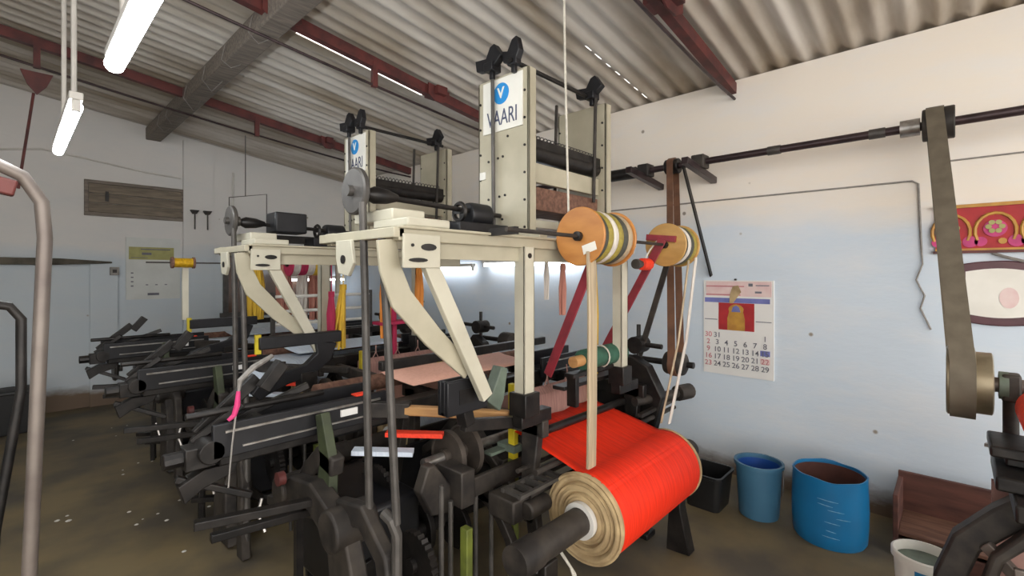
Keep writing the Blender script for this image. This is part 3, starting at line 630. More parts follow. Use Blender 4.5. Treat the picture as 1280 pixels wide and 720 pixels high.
# yarn bundles hanging through the gantries
def hank(name, x, y, z1, z0, w, mt, label, strands=9, spread=1.0, sway=0.0):
    m = MB()
    for i in range(strands):
        a = 2*PI*i/strands; dx, dy = w*math.cos(a)*R.uniform(.4, 1), w*math.sin(a)*R.uniform(.4, 1)
        m.tube([(x+dx*.4, y+dy*.4, z1), (x+dx+sway*.4, y+dy, (z0*.45+z1*.55)), (x+dx*spread+sway, y+dy*spread, z0)], [w*.3, w*.42, w*.25], 6)
    m.cyl((x, y, z1), (x, y, 1.80), .004, 5); m.tube([(x, y, z1-.02), (x, y, z1+.02)], w*.75, 8)
    o = m.build(name, mt, None); return tag(o, label, 'yarn bundle', 'yarn bundles under the gantries')
hank('yarn_bundle', 2.20, 1.66, 1.64, 1.36, .022, 'rose_yarn', 'rose brown yarn bundle hanging beside the tall yellow one, right of the big cream post')
hank('yarn_bundle', 2.40, 1.58, 1.68, .98, .022, 'yellow_yarn', 'tall yellow yarn bundle hanging behind the tan thread band, by the orange spool')
hank('yarn_bundle', 2.12, 1.72, 1.70, 1.45, .014, 'white_yarn', 'short whitish yarn bundle hanging right of the big cream post')
hank('yarn_bundle', 2.32, 3.24, 1.72, 1.15, .035, 'orange_yarn', 'orange yarn bundle seen between the two big cream braces')
hank('yarn_bundle', 2.00, 3.22, 1.72, 1.10, .04, 'orange_yarn', 'orange yarn bundle left of the big braces, behind the two grey rods')
hank('yarn_bundle', 1.70, 3.32, 1.50, 1.05, .035, 'yellow_yarn', 'fanned yellow orange yarn bundle beside the crimson one', 9, 2.6, -.05)
hank('yarn_bundle', 1.60, 3.30, 1.45, 1.13, .03, 'crimson', 'crimson yarn bundle right of the small cream post')
hank('yarn_bundle', 1.55, 4.68, 1.75, 1.18, .06, 'yellow_yarn', 'brownish yellow yarn bundle behind the small cream brace')
hank('yarn_bundle', 1.80, 4.70, 1.75, 1.12, .07, 'rose_yarn', 'rose brown yarn bundle in the middle of the small gantry opening')
hank('yarn_bundle', 1.95, 4.62, 1.75, 1.12, .045, 'white_yarn', 'white yarn bundle between two rose brown ones in the small gantry opening')
hank('yarn_bundle', 2.06, 4.60, 1.75, 1.15, .06, 'rose_yarn', 'rose brown yarn bundle just left of the small cream post')
# crimson cone on its tray, loom in the middle
tr = MB().box(1.95, 2.25, 3.20, 3.34, 1.20, 1.225).box(2.08, 2.12, 3.25, 3.29, .84, 1.20)
tag(tr.build('yarn_tray', 'crimson', bevel=.004), 'crimson painted tray holding a thread cone on the middle loom', 'tray')
tag(MB().lathe((2.07, 3.27, 1.225), (0, 0, 1), [(.045, 0), (.05, .01), (.048, .11), (.042, .13), (.012, .13)], 20).build('thread_cone', 'crimson'), 'crimson thread cone standing on the red tray of the middle loom', 'thread cone')

# ------------------------------------------------------------------ spools, their stand and thread bands
def spool(x0, x1, y, z, r, board, bands, label, sticker):
    s = thing('thread_spool', ((x0+x1)/2, y, z-r), label, 'spool', 'big thread spools')
    for x, n in ((x0, 0), (x1, 1)):
        fl = MB().lathe((x-.006, y, z), (1, 0, 0), [(.012, 0), (r-.004, 0), (r, .004), (r, .010), (r-.004, .014), (.012, .014)], 40).build('flange', board, s)
        if n == 0 and sticker:
            MB().add([(x-.008, y-.015, z-.045), (x-.008, y-.085, z-.025), (x-.008, y-.095, z-.062), (x-.008, y-.025, z-.085), (x-.0062, y-.015, z-.045), (x-.0062, y-.085, z-.025), (x-.0062, y-.095, z-.062), (x-.0062, y-.025, z-.085)], [(0,1,2,3),(7,6,5,4),(0,4,5,1),(1,5,6,2),(2,6,7,3),(3,7,4,0)]).build('sticker', 'white', fl)
        MB().lathe((x-.03 if n == 0 else x+.01, y, z), (1, 0, 0), [(.010, 0), (.022, .002), (.022, .022), (.010, .024)], 14).build('hub', 'iron', s)
    n = len(bands); a = x0 + .008; L = (x1 - x0 - .014)/n
    for i, b in enumerate(bands):
        MB().lathe((a+i*L, y, z), (1, 0, 0), [(.03, 0), (r*.90, .001), (r*.93, L*.3), (r*.93, L*.7), (r*.90, L-.001), (.03, L)], 36).build('thread_winding', b, s)
    return s
SY, SZ = 1.25, 1.77
spool(1.785, 2.06, SY, SZ, .135, 'orange_wood', ['dark_yarn', 'olive_yarn', 'white_yarn', 'olive_yarn', 'dark_yarn', 'tan_yarn'], 'large orange board thread spool with a white sticker, in front of the big tower', True)
spool(2.66, 2.85, SY, SZ, .128, 'yellow_board', ['dark_yarn', 'white_yarn', 'dark_yarn', 'olive_yarn'], 'yellow board thread spool at the far end of the rod, beside the brown belt', False)
spool(1.74, 2.02, 4.42, 1.685, .11, 'crimson', ['white_yarn', 'crimson', 'white_yarn', 'yellow_yarn'], 'crimson and white thread spool under the small gantry rail', False)
st = thing('spool_stand', (2.3, SY, 1.1), 'maroon flat arms carrying the long rod through two board spools', 'spool stand')
MB().cyl((1.30, SY, SZ), (3.08, SY, SZ), .009, 10).build('rod', 'iron_l', st)
for p, q in (((1.96, 1.25, 1.765), (1.96, 1.58, 1.06)), ((2.62, 1.25, 1.80), (2.62, 1.70, 1.02))):
    ar = MB().bar(p, q, .012, .05, (0, 1, 0)).build('arm', 'maroon', st, bevel=.002)
MB().bar((2.64, 1.36, 1.82), (2.64, 1.18, 1.80), .02, .035).build('arm_clip', 'maroon', st)
MB().bar((2.80, 1.28, 1.74), (2.80, 1.50, 1.05), .012, .035, (0, 1, 0)).build('brace', 'iron_l', st)
MB().bar((1.36, 1.25, 1.77), (1.36, 1.40, 1.77), .02, .03).build('rod_bracket', 'iron', st)
MB().box(2.88, 2.93, 1.24, 1.27, 1.05, 1.77).build('rod_support', 'belt_brown', st) if False else None
rb = thing('red_bobbin', (2.53, 1.34, 1.62), 'scarlet thread bobbin hooked on the maroon arm under the yellow spool', 'bobbin')
MB().lathe((2.51, 1.33, 1.655), (1, 0, 0), [(.015, 0), (.034, .004), (.036, .02), (.036, .08), (.033, .098), (.015, .1)], 22).build('winding', 'red_thread', rb)
MB().lathe((2.44, 1.33, 1.655), (1, 0, 0), [(.006, 0), (.028, .004), (.03, .03), (.022, .05), (.02, .07)], 18).build('core', 'grey_metal', rb)
MB().tube([(2.56, 1.33, 1.69), (2.60, 1.32, 1.74), (2.64, 1.29, 1.80)], .005, 6).build('loop', 'white_yarn', rb)
def band(pts, w, t, mt, label, name='thread_band'):
    m = MB(); n = len(pts)
    for x, y, z in pts: m.v += [(x-w/2, y-t/2, z), (x+w/2, y-t/2, z), (x+w/2, y+t/2, z), (x-w/2, y+t/2, z)]
    m.f += [(0,1,2,3), (4*n-1, 4*n-2, 4*n-3, 4*n-4)]
    for i in range(n-1):
        for k in range(4): m.f.append((4*i+k, 4*i+4+k, 4*i+4+(k+1) % 4, 4*i+(k+1) % 4))
    return tag(m.build(name, mt, bevel=.004), label, 'thread band')
band([(1.80, 1.20, 1.70), (1.795, 1.19, 1.4), (1.785, 1.185, 1.0), (1.785, 1.19, .73)], .062, .016, 'tan_yarn', 'pale tan thread band running from the orange spool down to the red roll')
band([(2.86, 1.15, 1.70), (2.74, 1.16, 1.2), (2.60, 1.20, .735)], .030, .01, 'white_yarn', 'whitish thread band slanting from the yellow spool down to the red roll')
band([(2.80, 1.17, 1.68), (2.70, 1.19, 1.2), (2.58, 1.24, .735)], .018, .01, 'tan_yarn', 'thin grey tan thread band close beside the whitish slanting one')
# green cloth roll
gr = thing('cloth_roll', (2.3, 1.46, 1.08), 'small dark green cloth roll lying by the foot of the maroon arm', 'cloth roll')
MB().lathe((2.10, 1.46, 1.135), (1, 0, 0), [(.015, 0), (.05, .0), (.056, .01), (.056, .17), (.05, .18), (.05, .2), (.058, .205), (.058, .40), (.05, .41), (.015, .41)], 26).build('roll', 'green', gr)
MB().lathe((2.02, 1.46, 1.135), (1, 0, 0), [(.012, 0), (.03, .0), (.03, .08), (.012, .08)], 16).build('core', 'light_wood', gr)
MB().tube([(2.285, 1.46+.06*math.cos(a*PI/8), 1.135+.06*math.sin(a*PI/8)) for a in range(16)], .005, 5, True).build('tie_string', 'cord', gr)
rk = MB().box(2.0, 2.55, 1.44, 1.50, 1.055, 1.077).box(2.0, 2.55, 1.50, 1.58, .98, 1.0).box(2.02, 2.05, 1.44, 1.5, .90, 1.06).box(2.48, 2.51, 1.44, 1.5, .90, 1.06)
tag(rk.build('roll_rack', 'iron', bevel=.003), 'dark iron rack under the green cloth roll', 'rack')

# bobbin on its post at the far loom
bb = thing('gold_bobbin', (.94, 4.42, 1.62), 'gold thread bobbin on a rod in front of the back wall calendar', 'bobbin')
MB().cyl((.87, 4.42, 1.685), (1.0, 4.42, 1.685), .037, 20).build('winding', 'gold_thread', bb)
for x in (.865, 1.005): MB().lathe((x-.012, 4.42, 1.685), (1, 0, 0), [(.008, 0), (.045, .003), (.045, .018), (.008, .02)], 20).build('flange', 'rust_wood', bb)
ps_ = thing('bobbin_post', (.98, 4.42, 1.23), 'thin cream post and long thin rod carrying the gold bobbin', 'post')
MB().box(.935, .975, 4.44, 4.47, 1.235, 1.70).build('post', 'cream_w', ps_)
MB().cyl((.70, 4.42, 1.685), (2.24, 4.42, 1.685), .006, 6).build('rod', 'grey_metal', ps_)
MB().box(1.28, 1.30, 4.42, 4.44, 1.42, 1.69).build('strap', 'grey_metal', ps_)
MB().box(2.20, 2.24, 4.43, 4.46, 1.0, 1.72).build('post', 'cream_w', ps_)

wr = thing('rod_rack', (2.0, 4.25, 1.0), 'rack of thin white rods across the small gantry opening, far loom', 'rack')
for z in (1.16, 1.27, 1.40): MB().cyl((1.55, 4.25, z), (2.45, 4.25, z), .014, 8).build('rod', 'white', wr)
for x in (1.54, 2.46): MB().box(x-.015, x+.015, 4.235, 4.265, .95, 1.44).build('upright', 'grey_metal', wr)
# pink ribbon tied near the middle loom
tag(MB().tube([(.60, 2.00, 1.15), (.595, 1.995, 1.10), (.585, 2.0, 1.06), (.565, 2.0, 1.045)], [.007, .011, .010, .007], 8).build('pink_ribbon', 'pink_cloth'), 'bright pink ribbon tied to the grey string at the outer end of the nearest loom', 'ribbon')
tag(MB().tube([(.76, 2.11, 1.25), (.66, 2.02, 1.23), (.605, 2.0, 1.19), (.60, 2.0, 1.14), (.575, 1.99, .95), (.56, 1.98, .80)], [.010, .012, .010, .004, .003, .003], 8).build('dangling_string', 'wire'), 'grey string carrying the pink ribbon, draped over the outer end of the nearest loom', 'cord')
tag(MB().tube([(1.80, 1.36, 3.42), (1.805, 1.35, 2.6), (1.81, 1.33, 1.79)], .0055, 6).build('dangling_string', 'cord'), 'long white cord hanging from the roof in front of the big tower', 'cord')

# ------------------------------------------------------------------ line shaft along the right wall and its belts
SX, SH = 3.65, 2.46
ls = thing('line_shaft', (SX, 0.5, SH), 'long dark overhead line shaft on brackets along the right wall', 'line shaft')
MB().cyl((SX, -3.0, SH), (SX, 3.2, SH), .026, 16).build('shaft', 'shaft', ls)
for y in (.92, .35, -.35): MB().cyl((SX, y-.04, SH), (SX, y+.04, SH), .031, 16).build('collar', 'grey_metal', ls)
MB().cyl((SX, .15, SH), (SX, .24, SH), .05, 18).build('collar', 'steel', ls)
for y in (1.89, 1.436, -1.6):
    MB().bar((3.36, y, SH-.035), (WX-.012, y, SH-.10), .05, .05).build('wall_bracket', 'shaft', ls, bevel=.004)
    MB().box(SX-.06, SX+.06, y-.05, y+.05, SH-.05, SH+.05).build('bearing_block', 'iron_l', ls, bevel=.01)
MB().bar((3.63, 1.56, SH-.01), (3.93, 1.455, 1.58), .012, .045, (1, 0, 0)).build('strut', 'iron', ls, bevel=.002)
MB().cyl((SX, 1.98, SH), (SX, 2.22, SH), .05, 16).build('bearing_sleeve', 'iron', ls)
MB().lathe((SX, 1.60, SH), (0, 1, 0), [(.03, 0), (.055, .0), (.06, .005), (.06, .105), (.055, .11), (.03, .11)], 26).build('pulley', 'iron', ls)
MB().lathe((SX, .0, SH), (0, 1, 0), [(.03, 0), (.088, .0), (.092, .005), (.092, .135), (.088, .14), (.03, .14)], 26).build('pulley', 'iron_l', ls)
def belt(c1, r1, c2, r2, w, mt, label, t=.007):
    """flat belt loop round two pulleys whose axes run along Y"""
    (x1, y1, z1), (x2, y2, z2) = c1, c2; d = math.hypot(x2-x1, z2-z1); base = math.atan2(z2-z1, x2-x1); off = math.acos((r1-r2)/d)
    pts = []
    for i in range(17):
        a = base + off + (2*PI-2*off)*i/16; pts.append((x1+r1*math.cos(a), z1+r1*math.sin(a), y1, a))
    for i in range(17):
        a = base - off + 2*off*i/16; pts.append((x2+r2*math.cos(a), z2+r2*math.sin(a), y2, a))
    # straight runs get in-between sections
    m = MB(); n = len(pts)
    for x, z, y, a in pts:
        nx_, nz_ = math.cos(a)*t, math.sin(a)*t
        m.v += [(x, y-w/2, z), (x, y+w/2, z), (x+nx_, y+w/2, z+nz_), (x+nx_, y-w/2, z+nz_)]
    for i in range(n):
        j = (i+1) % n
        for k in range(4): m.f.append((4*i+k, 4*j+k, 4*j+(k+1) % 4, 4*i+(k+1) % 4))
    return tag(m.build('drive_belt', mt), label, 'belt', 'flat drive belts')
belt((SX, .085, SH), .093, (2.74, -.022, 1.15), .145, .078, 'belt_grey', 'wide grey olive flat belt slanting down from the line shaft at the right')
belt((SX, 1.655, SH), .062, (2.95, 1.315, 1.02), .075, .05, 'belt_brown', 'narrow brown leather belt running down behind the yellow board spool')

# ------------------------------------------------------------------ loom at the right edge
lr = thing('power_loom', (2.4, -.5, 0), 'power loom cut off by the right edge, beside the wide grey belt', 'loom', 'power looms')
MB().lathe((2.74, -.112, 1.15), (0, 1, 0), [(.03, 0), (.118, .0), (.126, .004), (.126, .05), (.144, .054), (.144, .135), (.138, .14), (.03, .14)], 40).build('belt_pulley', 'pulley_tan', lr)
MB().cyl((2.74, -.155, 1.15), (2.74, -.128, 1.15), .055, 18).build('shaft_flange', 'greygreen', lr)
MB().cyl((2.74, -.9, 1.15), (2.74, .02, 1.15), .03, 16).build('shaft', 'pipe', lr)
MB().box(2.70, 2.78, -.19, -.135, 1.09, 1.20).cyl((2.735, -.162, .80), (2.735, -.162, 1.12), .024, 14).build('shaft_stand', 'iron_l', lr, bevel=.008)
MB().box(2.2, 2.9, -.75, -.14, .80, .86).box(2.3, 2.62, -.5, -.10, .86, .91).box(2.4, 2.64, -.62, -.09, .945, .985).box(2.44, 2.56, -.6, -.13, .91, .945).build('top_rail', 'iron', lr, bevel=.008)
MB().bar((2.40, -.10, .885), (2.40, -.55, .885), .012, .02).bar((2.62, -.085, .93), (2.52, -.50, .93), .02, .012).build('rail_strip', 'steel', lr)
m = MB().ribbon([(-.22, .80), (-.13, .72), (-.03, .60), (.02, .44), (.02, .25), (.0, 0)], [.10, .09, .085, .085, .085, .13], 'yz', 2.42, 2.50)
m.ribbon([(-.22, .80), (-.20, .72), (-.11, .60), (-.07, .44), (-.07, .25), (-.08, 0)], [.05, .04, .035, .035, .035, .06], 'yz', 2.36, 2.42)
m.build('curved_leg', 'iron_l', lr, bevel=.01)
MB().lathe((2.32, -.25, 1.09), (1, 0, 0), [(.03, 0), (.08, 0), (.085, .01), (.085, .3), (.08, .31), (.03, .31)], 26).build('red_roll', 'red_thread', lr)
MB().bar((2.42, -.08, .62), (2.32, -.30, .42), .03, .04).bar((2.36, -.18, .20), (2.34, -.16, .60), .03, .02).bar((2.3, -.06, .30), (2.3, -.5, .26), .05, .04).build('linkage', 'pipe', lr, bevel=.004)
MB().box(2.53, 2.56, -.75, -.10, .40, .82).build('rose_cover', 'pink_brown', lr)
MB().box(2.2, 2.9, -.8, -.72, 0, .85).box(2.74, 2.80, -.75, -.12, 0, .82).build('side_frame', 'iron', lr, bevel=.006)
MB().prism([(2.28, -.02), (2.52, .04), (2.56, -.12), (2.32, -.16)], 'xy', .30, .33).build('rag', 'greygreen', lr, bevel=.01)

# ------------------------------------------------------------------ things on the right floor
d = thing('plastic_drum', (3.42, .56, 0), 'bright blue cut open plastic drum standing by the right wall', 'drum')
rd = .192
m = MB().lathe((3.42, .56, 0), (0, 0, 1), [(.06, .0), (rd*.93, .0), (rd*.99, .02), (rd*1.02, .10), (rd*1.03, .2), (rd*1.0, .385), (rd*1.01, .40), (rd*.97, .40), (rd*.96, .385), (rd*.97, .2), (rd*.9, .03), (.06, .02)], 48)
for i, (x, y, z) in enumerate(m.v):
    if z > .3: a = math.atan2(y-.56, x-3.42); m.v[i] = (x, y, z + .004*math.sin(3*a+.5) + .003*math.sin(7*a))
m.build('shell', 'blue_drum', d)
MB().lathe((3.42, .56, .03), (0, 0, 1), [(rd*.905, 0), (rd*.955, .17), (rd*.945, .352), (rd*.93, .352), (rd*.93, .17), (rd*.88, .012)], 40).build('stained_lining', 'rust_in', d)
sc = MB()
for i in range(7):
    z = .09 + i*.035 + R.uniform(-.01, .01); a0 = math.radians(172 + R.uniform(0, 30)); a1 = a0 + R.uniform(.2, .6); pts = []
    for k in range(7):
        a = a0 + (a1-a0)*k/6; rr = rd*1.032; pts.append((3.42+rr*math.cos(a), .56+rr*math.sin(a), z - .006*k/6))
    sc.tube(pts, [.001, .002, .003, .002, .003, .0015, .001], 5)
sc.build('scuff_marks', 'scuff', d)
b = thing('plastic_bucket', (3.42, .955, 0), 'grey blue plastic bucket between the black tub and the blue drum', 'bucket')
rb_ = .142
MB().lathe((3.42, .955, 0), (0, 0, 1), [(.05, 0), (rb_*.82, 0), (rb_*.85, .012), (rb_*.97, .325), (rb_*1.06, .33), (rb_*1.06, .352), (rb_*.95, .352), (rb_*.94, .33), (rb_*.8, .02), (.05, .014)], 40).build('shell', 'blue_bucket', b)
MB().lathe((3.42, .955, .016), (0, 0, 1), [(rb_*.80, 0), (rb_*.93, .31), (rb_*.92, .31), (rb_*.77, .01)], 36).build('inner_face', 'blue_in', b)
MB().tube([(3.42+.152*math.cos(math.radians(a)), .955+.152*math.sin(math.radians(a)), .33 - .09*math.sin(math.radians((a-190)*180/130))) for a in range(190, 321, 10)], .004, 6).build('handle', 'grey_metal', b) if False else None
MB().tube([(3.40, .955-.15, .335), (3.38, .955-.157, .27), (3.37, .955-.155, .21), (3.38, .955-.148, .18)], .005, 6).build('handle', 'grey_metal', b)
t = thing('black_tub', (3.34, 1.26, 0), 'low black plastic tub on the floor behind the red roll', 'tub')
m = MB()
def rrect(cx, cy, a, b_, z, n=6, r=.04):
    out = []
    for qx, qy, s in ((1, 1, 0), (-1, 1, 90), (-1, -1, 180), (1, -1, 270)):
        for i in range(n+1):
            an = math.radians(s + 90*i/n); out.append((cx+qx*(a-r)+r*math.cos(an), cy+qy*(b_-r)+r*math.sin(an), z))
    return out
rings = [rrect(3.34, 1.26, .12, .11, 0), rrect(3.34, 1.26, .14, .13, .22), rrect(3.34, 1.26, .15, .14, .225), rrect(3.34, 1.26, .15, .14, .24), rrect(3.34, 1.26, .135, .125, .24), rrect(3.34, 1.26, .115, .105, .015)]
for r_ in rings: m.v += r_
n = len(rings[0])
for i in range(5):
    for k in range(n): m.f.append((i*n+k, i*n+(k+1) % n, (i+1)*n+(k+1) % n, (i+1)*n+k))
m.f.append(tuple(range(n))[::-1]); m.f.append(tuple(5*n+k for k in range(n)))
m.build('shell', 'black_p', t)
cr = thing('wooden_crate', (3.7, -.1, 0), 'dark red brown wooden crate against the right wall behind the paint pail', 'crate')
MB().box(3.80, 3.83, -.55, .26, 0, .37).build('back_board', 'brown_box', cr, bevel=.004)
MB().box(3.45, 3.80, .235, .26, 0, .34).box(3.45, 3.80, -.55, -.525, 0, .34).build('side_board', 'brown_box', cr, bevel=.004)
MB().box(3.45, 3.80, -.525, .235, .12, .14).build('shelf', 'rust_wood', cr, bevel=.003)
MB().box(3.44, 3.465, -.55, .26, 0, .10).build('front_board', 'brown_box', cr, bevel=.004)
pb = thing('paint_pail', (3.05, .11, 0), 'white plastic paint pail with a blue label at the bottom right', 'pail')
MB().lathe((3.05, .11, 0), (0, 0, 1), [(.04, 0), (.105, 0), (.118, .20), (.128, .205), (.128, .235), (.122, .24), (.116, .24), (.112, .20), (.10, .02), (.04, .015)], 40).build('shell', 'white', pb)
MB().lathe((3.05, .11, .185), (0, 0, 1), [(.02, 0), (.112, 0), (.112, .01), (.02, .01)], 30).build('grey_contents', 'greygreen', pb)
m = MB(); n = 12
for i in range(n+1):
    a = math.radians(165 + 75*i/n)
    for z in (.03, .19): rr = .107 + z*.06 + .001; m.v.append((3.05+rr*math.cos(a), .11+rr*math.sin(a), z))
m.f += [(2*i, 2*i+1, 2*i+3, 2*i+2) for i in range(n)]
m.build('label', 'sky_blue_label', pb)

# ------------------------------------------------------------------ on the right wall
X0 = WX - .004
cal = thing('wall_calendar', (WX, 1.255, .79), 'paper wall calendar with red picture and date numbers, on the right wall', 'calendar')
yl, yr, zb, zt = 1.52, .995, .79, 1.545
def cp(fx, fz): return (yl + (yr-yl)*fx, zt + (zb-zt)*fz)
MB().box(X0-.006, WX, yr, yl, zb, zt).build('sheets', 'paper', cal, smooth=False)
def patch(name, f0, f1, g0, g1, mt, d=.002):
    a = cp(f0, g0); b = cp(f1, g1); return MB().box(X0-.006-d, X0-.0055, b[0], a[0], b[1], a[1]).build(name, mt, cal, smooth=False)
patch('header', .04, .97, .01, .165, 'paper_pink'); patch('blue_strip', .02, .95, .185, .235, 'ink_blue')
patch('picture', .23, .74, .237, .525, 'pic_red')
for i, (f0, f1, g0, g1) in enumerate(((.04, .60, .055, .068), (.04, .55, .145, .158), (.66, .72, .03, .06), (.76, .94, .045, .055), (.75, .84, .11, .13))):
    patch('printed_line', f0, f1, g0, g1, 'ink_red' if i < 2 else 'ink', .003)
for f0, f1 in ((.02, .21), (.76, .97)): patch('printed_rule', f0, f1, .415, .423, 'ink', .003)
m = MB(); P = [cp(.36, .525), cp(.36, .40), cp(.385, .33)] + [cp(.485+.11*math.cos(math.radians(a)), .31-.06*math.sin(math.radians(a))) for a in range(170, 9, -20)] + [cp(.585, .33), cp(.61, .40), cp(.61, .525)]
m.prism(P, 'yz', X0-.0095, X0-.0075); m.build('gold_arch', 'pic_gold', cal, smooth=False)
m = MB().prism([cp(.42, .33), cp(.55, .33), cp(.53, .28), cp(.485, .26), cp(.44, .28)], 'yz', X0-.011, X0-.009); m.build('arch_top', 'ink_blue', cal, smooth=False)
m = MB().prism([cp(.40, .14), cp(.44, .06), cp(.52, .05), cp(.56, .12), cp(.50, .18), cp(.44, .24), cp(.39, .24)], 'yz', X0-.012, X0-.0085); m.build('paper_scrap', 'tan', cal)
MB().cyl((X0-.02, *cp(.48, -.01)), (X0, *cp(.48, -.01)), .008, 10).build('nail', 'iron', cal)
rows = [['30', '31', '', '', '', '', '1'], ['2', '3', '4', '5', '6', '7', '8'], ['9', '10', '11', '12', '13', '14', '15'], ['16', '17', '18', '19', '20', '21', '22'], ['23', '24', '25', '26', '27', '28', '29']]
ink, redink = MB(), MB()
for r_, row in enumerate(rows):
    for c_, s in enumerate(row):
        if not s: continue
        y, z = cp(.075 + c_*.135, .585 + r_*.077 + .008*c_/6)
        text_mesh(s, .058, (X0-.008, y, z), 'x', redink if (c_ == 0 or (r_ == 3 and c_ == 6)) else ink, bold=.0004)
patch('shaded_day', .82, .95, .71, .765, 'ink_blue', .001); patch('shaded_day', .82, .95, .79, .845, 'paper_pink', .001)
ink.build('date_numbers', 'ink', cal, smooth=False); redink.build('date_numbers', 'ink_red', cal, smooth=False)

ar = thing('garland_picture', (WX, -.27, 1.735), 'red and gold floral picture strip on the right wall beside the wide belt', 'picture')
MB().box(X0-.012, WX, -.62, .09, 1.735, 1.995).build('backing', 'pic_red', ar, smooth=False)
MB().box(X0-.022, WX, -.63, .10, 1.995, 2.015).build('top_edge', 'pic_gold', ar); MB().box(X0-.022, WX, -.63, .10, 1.722, 1.738).build('bottom_edge', 'red_paint', ar); MB().box(X0-.024, X0-.012, -.62, .09, 1.738, 1.75).build('bottom_line', 'pic_gold', ar)
for k in range(4):
    yc = .02 - k*.19
    m = MB().tube([(X0-.014, yc+.085*math.cos(math.radians(a)), 1.85+.105*math.sin(math.radians(a))) for a in range(-30, 211, 20)], .009, 6).build('gold_scroll', 'pic_gold', ar)
    MB().prism(circ(yc, 1.865, .05, 20), 'yz', X0-.018, X0-.012).build('flower_disc', 'pic_pink' if k % 2 else 'pic_red', ar)
    m = MB()
    for a in range(6): m.prism(circ(yc+.028*math.cos(a*PI/3), 1.875+.028*math.sin(a*PI/3), .014, 10), 'yz', X0-.022, X0-.017)
    m.build('petals', 'olive_print', ar)
    MB().prism(circ(yc-.085, 1.79, .034, 14), 'yz', X0-.018, X0-.012).prism(circ(yc+.06, 1.79, .028, 14), 'yz', X0-.018, X0-.012).build('blossom', 'pic_pink', ar)
    MB().prism(circ(yc-.03, 1.79, .018, 10), 'yz', X0-.019, X0-.012).build('bud', 'pic_gold', ar)
mr = thing('framed_mirror', (WX, -.18, 1.31), 'maroon framed small mirror with curved edges below the floral strip', 'mirror')
def barrel(y0, y1, z0, z1, bz, n=10):
    top = [(y0+(y1-y0)*i/n, z1 + bz*math.sin(PI*i/n)) for i in range(n+1)]; bot = [(y1+(y0-y1)*i/n, z0 - bz*math.sin(PI*i/n)) for i in range(n+1)]
    return top + bot
MB().prism(barrel(-.345, -.015, 1.315, 1.655, .02), 'yz', X0-.02, WX).build('frame', 'frame_dark', mr, bevel=.006)
MB().prism(barrel(-.318, -.045, 1.36, 1.612, .018), 'yz', X0-.023, X0-.019).build('glass', 'white', mr, smooth=False)
MB().prism(circ(-.225, 1.46, .05, 18, sx=.8, sy=1.2), 'yz', X0-.025, X0-.0225).build('faded_print', 'paper_pink', mr, smooth=False)
w1 = MB().tube([(WX-.008, 4.5, 2.21), (WX-.008, 2.5, 2.2), (WX-.008, .20, 2.19), (WX-.008, .17, 2.17), (WX-.008, .155, 1.75)], .006, 6)
w1.tube([(WX-.008, .155, 1.75), (WX-.012, .15, 1.66), (WX-.012, .18, 1.56), (WX-.012, .14, 1.46), (WX-.012, .16, 1.38), (WX-.012, .11, 1.25)], .005, 6)
tag(w1.build('wall_cable', 'wire'), 'thin grey cable running along the right wall and dropping left of the belt', 'cable')
tag(MB().tube([(WX-.008, .05, 2.29), (WX-.008, -1.2, 2.29)], .005, 6).build('wall_cable', 'wire'), 'short thin cable on the right wall above the floral strip', 'cable')
tag(MB().tube([(WX-.01, -.16, 1.72), (WX-.03, -.20, 1.70), (WX-.03, -.28, 1.67), (WX-.02, -.40, 1.69)], .009, 6).build('dried_garland', 'wire'), 'thin dried garland drooping between floral strip and mirror', 'garland')

# ------------------------------------------------------------------ on the back wall
lc = thing('wall_calendar', (1.28, WY, 1.27), 'faded white calendar with olive heading on the back wall', 'calendar')
MB().box(1.0, 1.57, WY-.012, WY, 1.27, 2.06).build('sheets', 'paper_b', lc, smooth=False)
MB().box(1.03, 1.50, WY-.015, WY-.011, 1.78, 1.94).build('olive_heading', 'olive_print', lc, smooth=False)
for a in [(1.15, 1.46, 1.905, 1.918), (1.16, 1.26, 1.84, 1.87), (1.05, 1.22, 1.80, 1.807), (1.22, 1.34, 1.32, 1.35)] + [(1.05, 1.075, 1.60-i*.055, 1.615-i*.055) for i in range(4)] + [(1.20+i*.1, 1.225+i*.1, 1.45, 1.462) for i in range(3)]:
    MB().box(a[0], a[1], WY-.017, WY-.0115, a[2], a[3]).build('printed_line', 'ink', lc, smooth=False)
sw = thing('switch_box', (.89, WY-.05, 1.58), 'small grey switch on the pilaster left of the faded calendar', 'switch')
MB().box(.84, .93, WY-.08, WY-.05, 1.58, 1.68).build('plate', 'wire', sw, bevel=.006)
MB().box(.865, .905, WY-.09, WY-.08, 1.61, 1.65).build('rocker_key', 'iron', sw)
tag(MB().tube([(-.1, WY-.02, 2.95), (.25, WY-.02, 3.02), (.6, WY-.02, 2.98), (1.2, WY-.02, 2.9), (1.58, WY-.02, 2.88)], .012, 8).build('wall_conduit', 'white_p'), 'pale conduit pipe along the back wall above the ventilator', 'conduit')
tag(MB().tube([(2.20, WY-.03, 1.95), (2.20, WY-.03, 3.05)], .012, 8).build('wall_conduit', 'white_p'), 'vertical pale conduit on the back wall beside the corner pilaster', 'conduit')
fx = thing('wire_hanger', (2.0, 5.7, 2.1), 'thin wire hanger frame dangling from truss above the far loom', 'hanger')
MB().tube([(1.62, 5.7, 2.05), (1.62, 5.7, 2.42), (2.0, 5.7, 2.50), (2.0, 5.7, 2.0)], .006, 6).build('wire_frame', 'grey_metal', fx)
MB().tube([(1.78, 5.7, 2.45), (1.78, 5.7, 3.12)], .005, 6).build('hook_wire', 'grey_metal', fx)
